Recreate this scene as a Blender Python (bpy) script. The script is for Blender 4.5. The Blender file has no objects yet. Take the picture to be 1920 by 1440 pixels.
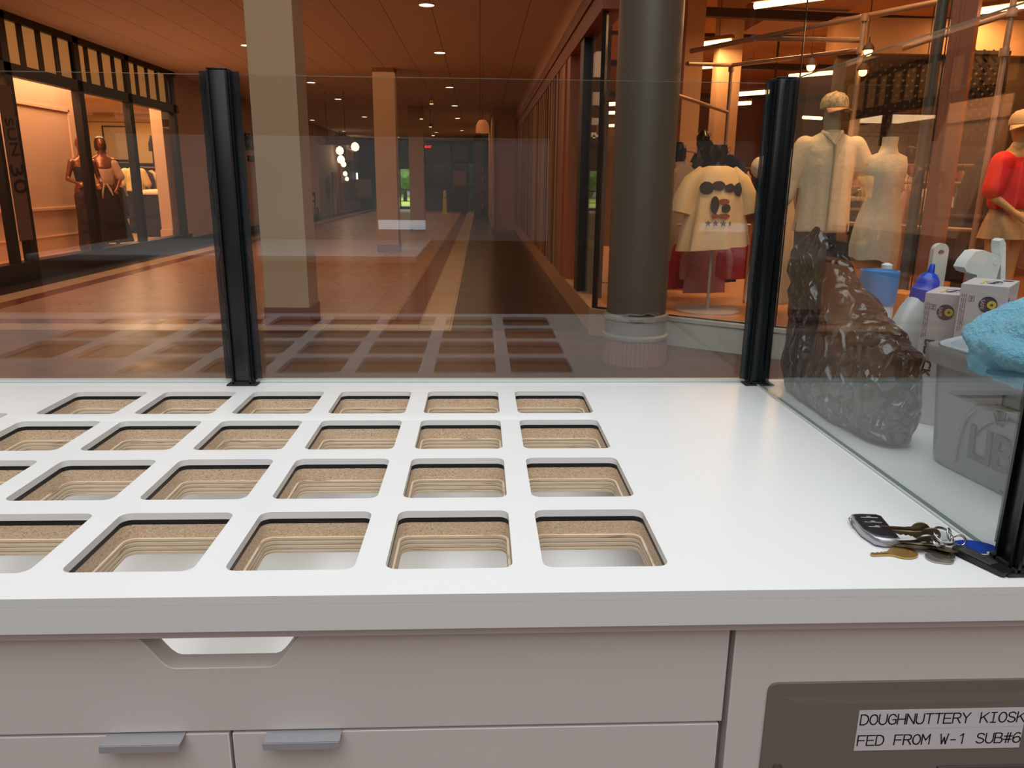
import bpy, bmesh, math, random
from mathutils import Vector, Matrix, noise
from math import pi, sin, cos, radians

random.seed(7)
SC = bpy.context.scene
COL = SC.collection

# ---------------------------------------------------------------- camera
cam_data = bpy.data.cameras.new('camera')
cam = bpy.data.objects.new('camera', cam_data)
COL.objects.link(cam)
CR = Vector((0.9991288, -0.04055275, 0.00985438)).normalized()
CF = Vector((0.04172485, 0.96605161, -0.25495751)).normalized()
CU = CR.cross(CF).normalized()
cam.matrix_world = Matrix(((CR.x, CU.x, -CF.x, 0), (CR.y, CU.y, -CF.y, 0), (CR.z, CU.z, -CF.z, 1.37), (0, 0, 0, 1)))
cam_data.sensor_fit = 'HORIZONTAL'
cam_data.sensor_width = 36.0
cam_data.lens = 36.0 * 1425.417 / 1920.0
cam_data.clip_start = 0.02
cam_data.clip_end = 200
cam_data.dof.use_dof = True
cam_data.dof.focus_distance = 1.25
cam_data.dof.aperture_fstop = (cam_data.lens / 1000) / 0.0007
SC.camera = cam

# ---------------------------------------------------------------- world, exposure
w = bpy.data.worlds.new('world')
SC.world = w
w.use_nodes = True
w.node_tree.nodes['Background'].inputs[0].default_value = (1.0, 0.62, 0.42, 1)
w.node_tree.nodes['Background'].inputs[1].default_value = 0.06
SC.view_settings.view_transform = 'Standard'
SC.view_settings.look = 'None'
SC.view_settings.gamma = 1
SC.view_settings.use_curve_mapping = False
SC.view_settings.exposure = 0.0
SC.cycles.use_denoising = True
SC.cycles.max_bounces = 8
SC.cycles.transparent_max_bounces = 24
SC.cycles.diffuse_bounces = 3
SC.cycles.glossy_bounces = 3
SC.cycles.caustics_reflective = False
SC.cycles.caustics_refractive = False
SC.cycles.sample_clamp_indirect = 4

def area(name, loc, size, energy, color, rot=(0, 0, 0), size_y=None, spread=None):
    l = bpy.data.lights.new(name, 'AREA')
    l.energy = energy
    l.color = color
    l.size = size
    if size_y:
        l.shape = 'RECTANGLE'
        l.size_y = size_y
    if spread:
        l.spread = spread
    o = bpy.data.objects.new(name, l)
    o.location = loc
    o.rotation_euler = rot
    COL.objects.link(o)
    return o

WARM = (1.0, 0.58, 0.32)
# daylight from the skylight above the kiosk
area('skylight_lamp', (0.0, -0.2, 6.4), 6.0, 425, (0.93, 0.98, 1.0), size_y=8.0)
# unseen fill added behind the viewer to brighten the cabinet fronts
area('rear_fill', (0.3, -5.2, 4.95), 9.0, 135, (1.0, 0.95, 0.92), rot=(radians(60), 0, 0), size_y=4.0)
# warm mall downlighting, one lamp per ceiling bay
for yy, e in ((10.5, 42), (14.5, 34), (20, 28), (27, 32), (34, 48)):
    area('mall_bay_lamp', (-2.4, yy, 3.42), 5.5, e, WARM, size_y=3.0)
# unseen lamp added outside the left shop as spill to lift the ceiling
area('left_spill_fill', (-6.1, 13.8, 1.6), 5.0, 14, (1.0, 0.50, 0.26), rot=(radians(105), 0, radians(-90)), size_y=2.0)
#area('right_shop_spill', (1.5, 8.6, 1.8), 3.0, 18, (1.0, 0.50, 0.22), rot=(radians(105), 0, radians(90)), size_y=2.0)

# ---------------------------------------------------------------- helpers
def lin(r, g, b):
    def f(c):
        c /= 255.0
        return c / 12.92 if c <= 0.04045 else ((c + 0.055) / 1.055) ** 2.4
    return (f(r), f(g), f(b), 1)

MATS = {}
def mat(name, rgb, rough=0.5, metal=0.0, spec=0.5, noise_scale=0, noise_amt=0.0, bump=0.0, bump_scale=40, emit=None, estr=1.0, coat=0, trans=0, stretch=None, sheen=0):
    if name in MATS:
        return MATS[name]
    m = bpy.data.materials.new(name)
    m.use_nodes = True
    nt = m.node_tree
    b = nt.nodes['Principled BSDF']
    c = lin(*rgb)
    b.inputs['Base Color'].default_value = c
    b.inputs['Roughness'].default_value = rough
    b.inputs['Metallic'].default_value = metal
    b.inputs['Specular IOR Level'].default_value = spec
    b.inputs['Coat Weight'].default_value = coat
    b.inputs['Transmission Weight'].default_value = trans
    b.inputs['Sheen Weight'].default_value = sheen
    tc = None
    if noise_amt or bump:
        tc = nt.nodes.new('ShaderNodeTexCoord')
        mp = nt.nodes.new('ShaderNodeMapping')
        nt.links.new(tc.outputs['Object'], mp.inputs['Vector'])
        if stretch:
            mp.inputs['Scale'].default_value = stretch
    if noise_amt:
        n = nt.nodes.new('ShaderNodeTexNoise')
        n.inputs['Scale'].default_value = noise_scale
        n.inputs['Detail'].default_value = 5
        nt.links.new(mp.outputs[0], n.inputs['Vector'])
        r = nt.nodes.new('ShaderNodeValToRGB')
        r.color_ramp.elements[0].position = 0.3
        r.color_ramp.elements[1].position = 0.7
        lo = [max(0, x * (1 - noise_amt)) for x in c[:3]] + [1]
        hi = [min(1, x * (1 + noise_amt)) for x in c[:3]] + [1]
        r.color_ramp.elements[0].color = lo
        r.color_ramp.elements[1].color = hi
        nt.links.new(n.outputs['Fac'], r.inputs[0])
        nt.links.new(r.outputs[0], b.inputs['Base Color'])
    if bump:
        n2 = nt.nodes.new('ShaderNodeTexNoise')
        n2.inputs['Scale'].default_value = bump_scale
        n2.inputs['Detail'].default_value = 4
        nt.links.new(mp.outputs[0], n2.inputs['Vector'])
        bp = nt.nodes.new('ShaderNodeBump')
        bp.inputs['Strength'].default_value = bump
        bp.inputs['Distance'].default_value = 0.01
        nt.links.new(n2.outputs['Fac'], bp.inputs['Height'])
        nt.links.new(bp.outputs[0], b.inputs['Normal'])
    if emit:
        b.inputs['Emission Color'].default_value = lin(*emit)
        b.inputs['Emission Strength'].default_value = estr
    MATS[name] = m
    return m

def glass_mat(name, tint=(1, 1, 1), refl=1.0):
    """clear architectural pane: straight transmission plus a fresnel mirror"""
    if name in MATS:
        return MATS[name]
    m = bpy.data.materials.new(name)
    m.use_nodes = True
    nt = m.node_tree
    nt.nodes.clear()
    out = nt.nodes.new('ShaderNodeOutputMaterial')
    mix = nt.nodes.new('ShaderNodeMixShader')
    tr = nt.nodes.new('ShaderNodeBsdfTransparent')
    tr.inputs[0].default_value = (*tint, 1)
    gl = nt.nodes.new('ShaderNodeBsdfGlossy')
    gl.inputs['Roughness'].default_value = 0.0
    gl.inputs['Color'].default_value = (1, 1, 1, 1)
    lw = nt.nodes.new('ShaderNodeLayerWeight')      # facing-based reflectance, the same from both sides
    lw.inputs['Blend'].default_value = 0.5
    pw = nt.nodes.new('ShaderNodeMath'); pw.operation = 'POWER'; pw.inputs[1].default_value = 5.0
    mu = nt.nodes.new('ShaderNodeMath'); mu.operation = 'MULTIPLY_ADD'
    mu.inputs[1].default_value = 0.95 * refl
    mu.inputs[2].default_value = 0.052 * refl
    nt.links.new(lw.outputs['Facing'], pw.inputs[0])
    nt.links.new(pw.outputs[0], mu.inputs[0])
    nt.links.new(mu.outputs[0], mix.inputs[0])
    nt.links.new(tr.outputs[0], mix.inputs[1])
    nt.links.new(gl.outputs[0], mix.inputs[2])
    nt.links.new(mix.outputs[0], out.inputs[0])
    MATS[name] = m
    return m

def film_mat(name, rgb, alpha, rough=0.2):
    m = mat(name, rgb, rough=rough)
    m.node_tree.nodes['Principled BSDF'].inputs['Alpha'].default_value = alpha
    return m

# ---- mesh building
class MB:
    def __init__(self):
        self.bm = bmesh.new()
    def _add(self, verts, faces):
        vs = [self.bm.verts.new(v) for v in verts]
        for f in faces:
            try:
                self.bm.faces.new([vs[i] for i in f])
            except ValueError:
                pass
        return self
    def box(self, x0, x1, y0, y1, z0, z1, rot=None, piv=None, bevel=0):
        t = bmesh.new()
        bmesh.ops.create_cube(t, size=1)
        bmesh.ops.scale(t, vec=(abs(x1 - x0), abs(y1 - y0), abs(z1 - z0)), verts=t.verts)
        if bevel:
            bmesh.ops.bevel(t, geom=t.edges[:], offset=bevel, segments=2, affect='EDGES', profile=0.5)
        bmesh.ops.translate(t, vec=((x0 + x1) / 2, (y0 + y1) / 2, (z0 + z1) / 2), verts=t.verts)
        if rot:
            p = piv or ((x0 + x1) / 2, (y0 + y1) / 2, (z0 + z1) / 2)
            bmesh.ops.rotate(t, cent=p, matrix=rot, verts=t.verts)
        self.merge(t)
        return self
    def merge(self, t):
        me = bpy.data.meshes.new('tmp')
        t.to_mesh(me)
        t.free()
        self.bm.from_mesh(me)
        bpy.data.meshes.remove(me)
    def rings(self, rings, cap=True, closed=True):
        """loft a list of equal-length vertex rings"""
        vv = [[self.bm.verts.new(p) for p in r] for r in rings]
        n = len(rings[0])
        for a, b in zip(vv[:-1], vv[1:]):
            for i in range(n if closed else n - 1):
                j = (i + 1) % n
                try:
                    self.bm.faces.new((a[i], a[j], b[j], b[i]))
                except ValueError:
                    pass
        if cap:
            for r in (vv[0][::-1], vv[-1]):
                try:
                    self.bm.faces.new(r)
                except ValueError:
                    pass
        return self
    def tube(self, pts, rad, n=12, cap=True):
        """tube along points; rad number or list"""
        pts = [Vector(p) for p in pts]
        if not isinstance(rad, (list, tuple)):
            rad = [rad] * len(pts)
        rs = []
        up = Vector((0, 0, 1))
        prev = None
        for i, p in enumerate(pts):
            d = (pts[min(i + 1, len(pts) - 1)] - pts[max(i - 1, 0)]).normalized()
            if prev is None:
                a = up if abs(d.z) < 0.9 else Vector((1, 0, 0))
                s = d.cross(a).normalized()
            else:
                s = (prev - d * prev.dot(d)).normalized()
            prev = s
            t = d.cross(s)
            rs.append([p + (s * cos(2 * pi * k / n) + t * sin(2 * pi * k / n)) * rad[i] for k in range(n)])
        return self.rings(rs, cap=cap)
    def lathe(self, prof, c=(0, 0, 0), n=32, sx=1, sy=1, cap=True, axis=None):
        rs = [[Vector((c[0] + r * cos(2 * pi * k / n) * sx, c[1] + r * sin(2 * pi * k / n) * sy, c[2] + z)) for k in range(n)] for r, z in prof]
        if axis:
            rs = [[axis @ (v - Vector(c)) + Vector(c) for v in r] for r in rs]
        return self.rings(rs, cap=cap)
    def ell(self, secs, n=24, cap=True, warp=None):
        """stack of elliptical sections (cx,cy,z,rx,ry[,pow])"""
        rs = []
        for s in secs:
            cx, cy, z, rx, ry = s[:5]
            p = s[5] if len(s) > 5 else 1.0
            ring = []
            for k in range(n):
                a = 2 * pi * k / n
                ca, sa = cos(a), sin(a)
                x = rx * abs(ca) ** p * (1 if ca >= 0 else -1)
                y = ry * abs(sa) ** p * (1 if sa >= 0 else -1)
                v = Vector((cx + x, cy + y, z))
                if warp:
                    v = warp(v, a)
                ring.append(v)
            rs.append(ring)
        return self.rings(rs, cap=cap)
    def sphere(self, c, r, sx=1, sy=1, sz=1, seg=20):
        t = bmesh.new()
        bmesh.ops.create_uvsphere(t, u_segments=seg, v_segments=seg // 2 + 2, radius=r)
        bmesh.ops.scale(t, vec=(sx, sy, sz), verts=t.verts)
        bmesh.ops.translate(t, vec=c, verts=t.verts)
        self.merge(t)
        return self
    def torus(self, c, R, r, m=None, n=36, k=8, arc=2 * pi):
        rs = []
        for i in range(n + 1):
            a = arc * i / n
            ring = []
            for j in range(k):
                b = 2 * pi * j / k
                v = Vector(((R + r * cos(b)) * cos(a), (R + r * cos(b)) * sin(a), r * sin(b)))
                if m:
                    v = m @ v
                ring.append(v + Vector(c))
            rs.append(ring)
        return self.rings(rs, cap=arc < 6.2)
    def prism(self, poly, h, m=None):
        """extrude a flat polygon (x,y) by h along z, then transform"""
        lo = [Vector((x, y, 0)) for x, y in poly]
        hi = [Vector((x, y, h)) for x, y in poly]
        if m:
            lo = [m @ v for v in lo]
            hi = [m @ v for v in hi]
        return self.rings([lo, hi])
    def xf(self, m):
        bmesh.ops.transform(self.bm, matrix=m, verts=self.bm.verts)
        return self
    def mesh(self, smooth=35, merge=True):
        bm = self.bm
        if merge:
            bmesh.ops.remove_doubles(bm, verts=bm.verts, dist=1e-6)
        bmesh.ops.recalc_face_normals(bm, faces=bm.faces)
        me = bpy.data.meshes.new('m')
        bm.to_mesh(me)
        bm.free()
        if smooth:
            for p in me.polygons:
                p.use_smooth = True
            me.set_sharp_from_angle(angle=radians(smooth))
        return me
    def build(self, name, m, parent=None, smooth=35, loc=None):
        me = self.mesh(smooth)
        return put(name, me, m, parent, loc)

def put(name, me, m, parent=None, loc=None):
    me.name = name
    me.materials.clear()
    for x in (m if isinstance(m, (list, tuple)) else [m]):
        me.materials.append(x)
    o = bpy.data.objects.new(name, me)
    COL.objects.link(o)
    if parent:
        o.parent = parent
    if loc:
        o.location = loc
    return o

def tag(o, label, cat, group=None, kind=None):
    if label:
        o['label'] = label
    if cat:
        o['category'] = cat
    if group:
        o['group'] = group
    if kind:
        o['kind'] = kind
    return o

def thing(name, label, cat, loc=(0, 0, 0), rz=0, group=None):
    o = bpy.data.objects.new(name, None)
    o.empty_display_size = 0.05
    COL.objects.link(o)
    o.location = loc
    o.rotation_euler = (0, 0, rz)
    return tag(o, label, cat, group)

def struct(name, mb, m, smooth=0, parent=None):
    o = mb.build(name, m, parent, smooth=smooth)
    if not parent:
        o['kind'] = 'structure'
    return o

KIDS = {}
def copy_tree(o, loc=None, rz=None, label=None, group=None, parent=None, scale=None):
    c = o.copy()
    COL.objects.link(c)
    c.parent = parent
    for ch in [x for x in SC.objects if x.parent == o]:
        copy_tree(ch, parent=c)
    if loc is not None:
        c.location = loc
    if rz is not None:
        c.rotation_euler = (0, 0, rz)
    if scale is not None:
        c.scale = scale
    if label:
        c['label'] = label
    if group:
        c['group'] = group
    return c

def remesh(mb, voxel=0.012, smooth_it=2):
    """fuse overlapping closed shells into one continuous surface"""
    me = mb.mesh(0)
    o = bpy.data.objects.new('tmp', me)
    COL.objects.link(o)
    r = o.modifiers.new('r', 'REMESH')
    r.mode = 'VOXEL'
    r.voxel_size = voxel
    r.use_smooth_shade = True
    if smooth_it:
        s = o.modifiers.new('s', 'SMOOTH')
        s.factor = 0.6
        s.iterations = smooth_it
    dg = bpy.context.evaluated_depsgraph_get()
    dg.update()
    new = bpy.data.meshes.new_from_object(o.evaluated_get(dg))
    bpy.data.objects.remove(o)
    for p in new.polygons:
        p.use_smooth = True
    return new

def shape2d(outer, holes, depth):
    """flat plate with holes from 2-D outlines, centred thickness -> mesh (z 0..depth)"""
    cu = bpy.data.curves.new('c', 'CURVE')
    cu.dimensions = '2D'
    cu.fill_mode = 'BOTH'
    cu.extrude = depth / 2
    for pts in [outer] + holes:
        s = cu.splines.new('POLY')
        s.points.add(len(pts) - 1)
        for p, (x, y) in zip(s.points, pts):
            p.co = (x, y, 0, 1)
        s.use_cyclic_u = True
    o = bpy.data.objects.new('tmp', cu)
    COL.objects.link(o)
    dg = bpy.context.evaluated_depsgraph_get()
    dg.update()
    me = bpy.data.meshes.new_from_object(o.evaluated_get(dg))
    bpy.data.objects.remove(o)
    me.transform(Matrix.Translation((0, 0, depth / 2)))
    return me

def rrect(x0, x1, y0, y1, r, n=6):
    pts = []
    for cx, cy, a0 in ((x1 - r, y1 - r, 0), (x0 + r, y1 - r, 90), (x0 + r, y0 + r, 180), (x1 - r, y0 + r, 270)):
        for i in range(n + 1):
            a = radians(a0 + 90 * i / n)
            pts.append((cx + r * cos(a), cy + r * sin(a)))
    return pts

def text_mesh(s, size, m, name, parent=None, mtx=None, depth=0.0004, shear=0, spacing=1.0, bold=0):
    cu = bpy.data.curves.new('t', 'FONT')
    cu.body = s
    cu.size = size
    cu.extrude = depth
    cu.shear = shear
    cu.space_character = spacing
    cu.offset = bold
    cu.align_x = 'CENTER'
    cu.align_y = 'CENTER'
    o = bpy.data.objects.new('tmp', cu)
    COL.objects.link(o)
    dg = bpy.context.evaluated_depsgraph_get()
    dg.update()
    me = bpy.data.meshes.new_from_object(o.evaluated_get(dg))
    bpy.data.objects.remove(o)
    if mtx:
        me.transform(mtx)
    return put(name, me, m, parent)

def frame(o, xa, ya):
    """matrix placing local x along xa, local y along ya at o"""
    xa = Vector(xa).normalized()
    ya = Vector(ya).normalized()
    za = xa.cross(ya).normalized()
    ya = za.cross(xa)
    return Matrix(((xa.x, ya.x, za.x, o[0]), (xa.y, ya.y, za.y, o[1]), (xa.z, ya.z, za.z, o[2]), (0, 0, 0, 1)))
RZ = lambda a: Matrix.Rotation(a, 3, 'Z')
RX = lambda a: Matrix.Rotation(a, 3, 'X')
RY = lambda a: Matrix.Rotation(a, 3, 'Y')

# ================================================================ KIOSK
WHITE = mat('solid_surface_white', (236, 237, 237), rough=0.28, spec=0.4)
LAM = mat('white_laminate', (222, 214, 212), rough=0.45, noise_amt=0.02, noise_scale=3)
GLUE = mat('black_glue_line', (14, 17, 22), rough=0.5, noise_amt=0.5, noise_scale=60)
GASK = mat('black_anodised_aluminium', (6, 8, 11), rough=0.32, spec=0.6)
PANE = glass_mat('clear_glass', (0.95, 0.97, 0.965))
EDGE = mat('polished_glass_edge_lit', (226, 238, 234), rough=0.2, spec=0.7)  # edge of the back panes, paled to carry their bright rim
EDGE_DIM = mat('green_glass_edge_dimmed', (120, 140, 130), rough=0.25, spec=0.7)  # same edge, its colour darkened for how the side pane catches light
ALU = mat('brushed_aluminium', (178, 178, 184), rough=0.45, metal=0.25)
SCREW = mat('zinc_screw', (150, 148, 140), rough=0.35, metal=0.9)

def particle_mat():
    m = mat('particle_board', (196, 146, 116), rough=0.85)
    nt = m.node_tree
    b = nt.nodes['Principled BSDF']
    tc = nt.nodes.new('ShaderNodeTexCoord')
    mp = nt.nodes.new('ShaderNodeMapping')
    mp.inputs['Scale'].default_value = (1, 1, 3.0)
    v = nt.nodes.new('ShaderNodeTexVoronoi')
    v.inputs['Scale'].default_value = 420
    r = nt.nodes.new('ShaderNodeValToRGB')
    e = r.color_ramp.elements
    e[0].position, e[0].color = 0.0, lin(110, 82, 62)
    e[1].position, e[1].color = 1.0, lin(240, 222, 196)
    x = r.color_ramp.elements.new(0.22); x.color = lin(206, 176, 146)
    x = r.color_ramp.elements.new(0.6); x.color = lin(222, 196, 166)
    nt.links.new(tc.outputs['Object'], mp.inputs[0])
    nt.links.new(mp.outputs[0], v.inputs['Vector'])
    nt.links.new(v.outputs['Color'], r.inputs[0])
    nt.links.new(r.outputs[0], b.inputs['Base Color'])
    return m

def ply_mat():
    """plies: alternating veneer stripes along height"""
    m = mat('plywood_edge', (196, 174, 140), rough=0.75)
    nt = m.node_tree
    b = nt.nodes['Principled BSDF']
    tc = nt.nodes.new('ShaderNodeTexCoord')
    sp = nt.nodes.new('ShaderNodeSeparateXYZ')
    ma = nt.nodes.new('ShaderNodeMath'); ma.operation = 'MULTIPLY'; ma.inputs[1].default_value = 1 / 0.0068
    fr = nt.nodes.new('ShaderNodeMath'); fr.operation = 'FRACT'
    r = nt.nodes.new('ShaderNodeValToRGB')
    r.color_ramp.interpolation = 'EASE'
    e = r.color_ramp.elements
    e[0].position, e[0].color = 0.0, lin(96, 68, 60)
    e[1].position, e[1].color = 0.14, lin(204, 180, 152)
    for p, c in ((0.4, (232, 214, 186)), (0.5, (196, 168, 140)), (0.62, (240, 222, 196)), (0.95, (222, 202, 174))):
        x = r.color_ramp.elements.new(p); x.color = lin(*c)
    mp = nt.nodes.new('ShaderNodeMapping'); mp.inputs['Scale'].default_value = (18, 18, 500)
    n = nt.nodes.new('ShaderNodeTexNoise'); n.inputs['Scale'].default_value = 1.0; n.inputs['Detail'].default_value = 4
    r2 = nt.nodes.new('ShaderNodeValToRGB')
    r2.color_ramp.elements[0].position, r2.color_ramp.elements[0].color = 0.30, (0.22, 0.15, 0.13, 1)
    r2.color_ramp.elements[1].position, r2.color_ramp.elements[1].color = 0.42, (1, 1, 1, 1)
    mx = nt.nodes.new('ShaderNodeMix'); mx.data_type = 'RGBA'; mx.blend_type = 'MULTIPLY'; mx.inputs[0].default_value = 0.8
    nt.links.new(tc.outputs['Object'], sp.inputs[0])
    nt.links.new(sp.outputs['Z'], ma.inputs[0])
    nt.links.new(ma.outputs[0], fr.inputs[0])
    nt.links.new(fr.outputs[0], r.inputs[0])
    nt.links.new(tc.outputs['Object'], mp.inputs[0])
    nt.links.new(mp.outputs[0], n.inputs['Vector'])
    nt.links.new(n.outputs['Fac'], r2.inputs[0])
    nt.links.new(r.outputs[0], mx.inputs[6])
    nt.links.new(r2.outputs[0], mx.inputs[7])
    nt.links.new(mx.outputs[2], b.inputs['Base Color'])
    return m
PART, PLY = particle_mat(), ply_mat()

ZT = 0.92                       # worktop surface
Y0, Y1 = 0.774, 1.748            # front and back edge of the worktop
XL, XR = -2.2, 1.55
HX0, HY0, HDX, HDY, HWX, HWY = 0.2312, 0.8331, 0.19167, 0.21373, 0.1547, 0.1677
holes = []
for c in range(8):
    for r in range(4):
        x1 = HX0 - c * HDX
        x0 = x1 - HWX
        y0 = HY0 + r * HDY
        y1 = y0 + HWY
        if c >= 6 and r == 3:
            continue
        if c >= 6 and r == 2:
            y1 = 1.482
        if c == 6:
            x1 -= 0.012
        holes.append((x0, x1, y0, y1))

counter = thing('kiosk_counter', 'long white solid-surface kiosk worktop with rows of square cut-outs', 'counter')
def slab(name, z0, z1, grow, m, inset=0.0, r=0.014, bevel=0):
    me = shape2d([(XL + inset, Y0 + inset), (XR - inset, Y0 + inset), (XR - inset, Y1 - inset), (XL + inset, Y1 - inset)],
                 [rrect(a - grow, b + grow, c - grow, d + grow, r) for a, b, c, d in holes], z1 - z0)
    me.transform(Matrix.Translation((0, 0, z0)))
    bm = bmesh.new(); bm.from_mesh(me)
    bmesh.ops.remove_doubles(bm, verts=bm.verts, dist=1e-6)
    bmesh.ops.recalc_face_normals(bm, faces=bm.faces)
    bm.to_mesh(me); bm.free()
    for p in me.polygons:
        p.use_smooth = True
    me.set_sharp_from_angle(angle=radians(30))
    o = put(name, me, m, counter)
    if bevel:
        bv = o.modifiers.new('bevel', 'BEVEL'); bv.width = bevel; bv.segments = 3; bv.limit_method = 'ANGLE'; bv.angle_limit = radians(50)
    return o
slab('worktop', 0.9095, 0.920, 0.0, WHITE, bevel=0.0015)
slab('glue_layer', 0.9022, 0.9095, 0.0004, GLUE, inset=0.03)
slab('particle_board', 0.8815, 0.9022, 0.0006, PART, inset=0.03)
slab('plywood_board', 0.8580, 0.8815, -0.0025, PLY, inset=0.03)
MB().box(XL, XR, Y0, Y0 + 0.024, 0.8755, 0.9094, bevel=0).build('front_edge', WHITE, counter)
MB().box(XL, XR, 0.788, 0.802, 0.859, 0.8835).build('front_rail', LAM, counter)
# back edge of the slab, seen from the mall side
MB().box(XL, XR, Y1 - 0.024, Y1, 0.884, 0.9094).build('back_edge', WHITE, counter)

# ---- cabinets under the worktop: carcass, false front with a grip cut-out, two drawers, service panel
FY = 0.800                      # front plane of the doors
def front_plate(name, outer, holes2, parent, m=LAM, y=FY, t=0.018, bevel=0.0012):
    """plate in the XZ plane facing the camera"""
    me = shape2d(outer, holes2, t)
    me.transform(Matrix(((1, 0, 0, 0), (0, 0, 1, 0), (0, 1, 0, 0), (0, 0, 0, 1))))
    me.transform(Matrix.Translation((0, y, 0)))
    bm = bmesh.new(); bm.from_mesh(me)
    bmesh.ops.remove_doubles(bm, verts=bm.verts, dist=1e-6)
    bmesh.ops.recalc_face_normals(bm, faces=bm.faces)
    bm.to_mesh(me); bm.free()
    for p in me.polygons:
        p.use_smooth = True
    me.set_sharp_from_angle(angle=radians(30))
    o = put(name, me, m, parent)
    if bevel:
        bv = o.modifiers.new('bevel', 'BEVEL'); bv.width = bevel; bv.segments = 2; bv.limit_method = 'ANGLE'; bv.angle_limit = radians(50)
    return o

cab = thing('drawer_cabinet', 'white laminate drawer cabinet under the cut-out worktop, with a scooped grip opening', 'cabinet')
MB().box(-2.15, -2.13, 0.83, 1.72, 0.0, 0.856).box(0.290, 0.305, 0.83, 1.72, 0.0, 0.856).box(-2.13, 0.290, 1.70, 1.72, 0.0, 0.856) \
    .box(-2.13, 0.290, 0.83, 1.70, 0.735, 0.75).build('carcass', mat('white_liner', (244, 244, 244), rough=0.5), cab)
MB().box(-2.15, 0.305, 0.829, 0.845, 0.835, 0.857).build('top_rail', LAM, cab)
# false front with the scoop
def scoop(xa, xb, zt, zb, n=8):
    pts = []
    # left S-curve from (xa,zt) down to the flat, right one back up
    w = 0.045
    for i in range(n + 1):
        t = i / n
        s = t * t * (3 - 2 * t)
        pts.append((xa + w * t, zt - (zt - zb) * s))
    for i in range(n + 1):
        t = i / n
        s = t * t * (3 - 2 * t)
        pts.append((xb - w + w * t, zb + (zt - zb) * s))
    return pts
sc = scoop(-0.408, -0.205, 0.855, 0.811)
outer = [(-2.15, 0.855)] + sc + [(0.3015, 0.855), (0.3015, 0.7225), (-2.15, 0.7225)]
front_plate('false_front', outer, [], cab, y=FY, t=0.0285)
# drawers
def drawer(x0, x1, hx0, hx1):
    d = front_plate('drawer', [(x0, 0.7185), (x1, 0.7185), (x1, 0.52), (x0, 0.52)], [], cab)
    m = MB()
    m.box(hx0, hx1, FY - 0.020, FY + 0.016, 0.7186, 0.7206)
    m.box(hx0, hx1, FY - 0.0215, FY - 0.0195, 0.7115, 0.7206)
    m.build('drawer_pull', ALU, d, smooth=0)
    l = MB().lathe([(0.0075, 0), (0.0075, 0.0025), (0.006, 0.003)], n=20).xf(Matrix.Translation((hx0 + 0.052 if x0 > -0.4 else hx0 + 0.03, FY, 0.655)) @ Matrix.Rotation(radians(90), 4, 'X'))
    l.build('cam_lock', SCREW, d)
    return d
drawer(-1.20, -0.3065, -0.4515, -0.358)
drawer(-0.3025, 0.298, -0.2600, -0.1695)

svc = thing('service_cabinet', 'white laminate service cabinet with a grey recessed electrical access plate', 'cabinet')
MB().box(0.309, 0.325, 0.83, 1.72, 0.0, 0.856).box(1.48, 1.50, 0.83, 1.72, 0.0, 0.856).box(0.325, 1.48, 1.70, 1.72, 0, 0.856).build('carcass', LAM, svc)
front_plate('front_panel', [(0.3085, 0.8575), (1.50, 0.8575), (1.50, 0.3), (0.3085, 0.3)], [], svc, t=0.020)
GREY = mat('taupe_painted_steel', (126, 114, 108), rough=0.42, spec=0.4)
pl_o = rrect(0.355, 1.02, 0.45, 0.778, 0.011, 5)
plate = front_plate('access_plate', pl_o, [], svc, m=GREY, y=FY - 0.0035, t=0.0034, bevel=0.001)
# pressed inner field of the plate, slightly sunk behind a sloping border
inn = MB()
a0 = [(0.372, 0.760), (1.005, 0.760), (1.005, 0.47), (0.372, 0.47)]
b0 = [(0.400, 0.748), (0.99, 0.748), (0.99, 0.50), (0.400, 0.50)]
inn.rings([[Vector((x, FY - 0.00355, z)) for x, z in a0], [Vector((x, FY - 0.0048, z)) for x, z in b0]], cap=False)
inn._add([(x, FY - 0.0048, z) for x, z in b0], [(3, 2, 1, 0)])
inn.build('pressed_field', GREY, plate, smooth=0)
for (sx, sz) in ((0.377, 0.656), (0.377, 0.50)):
    s = MB().lathe([(0.0058, 0), (0.0056, 0.0012), (0.003, 0.0022)], n=20)
    s.box(-0.0035, 0.0035, -0.0006, 0.0006, 0.0018, 0.0026).box(-0.0006, 0.0006, -0.0035, 0.0035, 0.0018, 0.0026)
    s.xf(Matrix.Translation((sx, FY - 0.0044, sz)) @ Matrix.Rotation(radians(90), 4, 'X')).build('screw', SCREW, plate)
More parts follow.
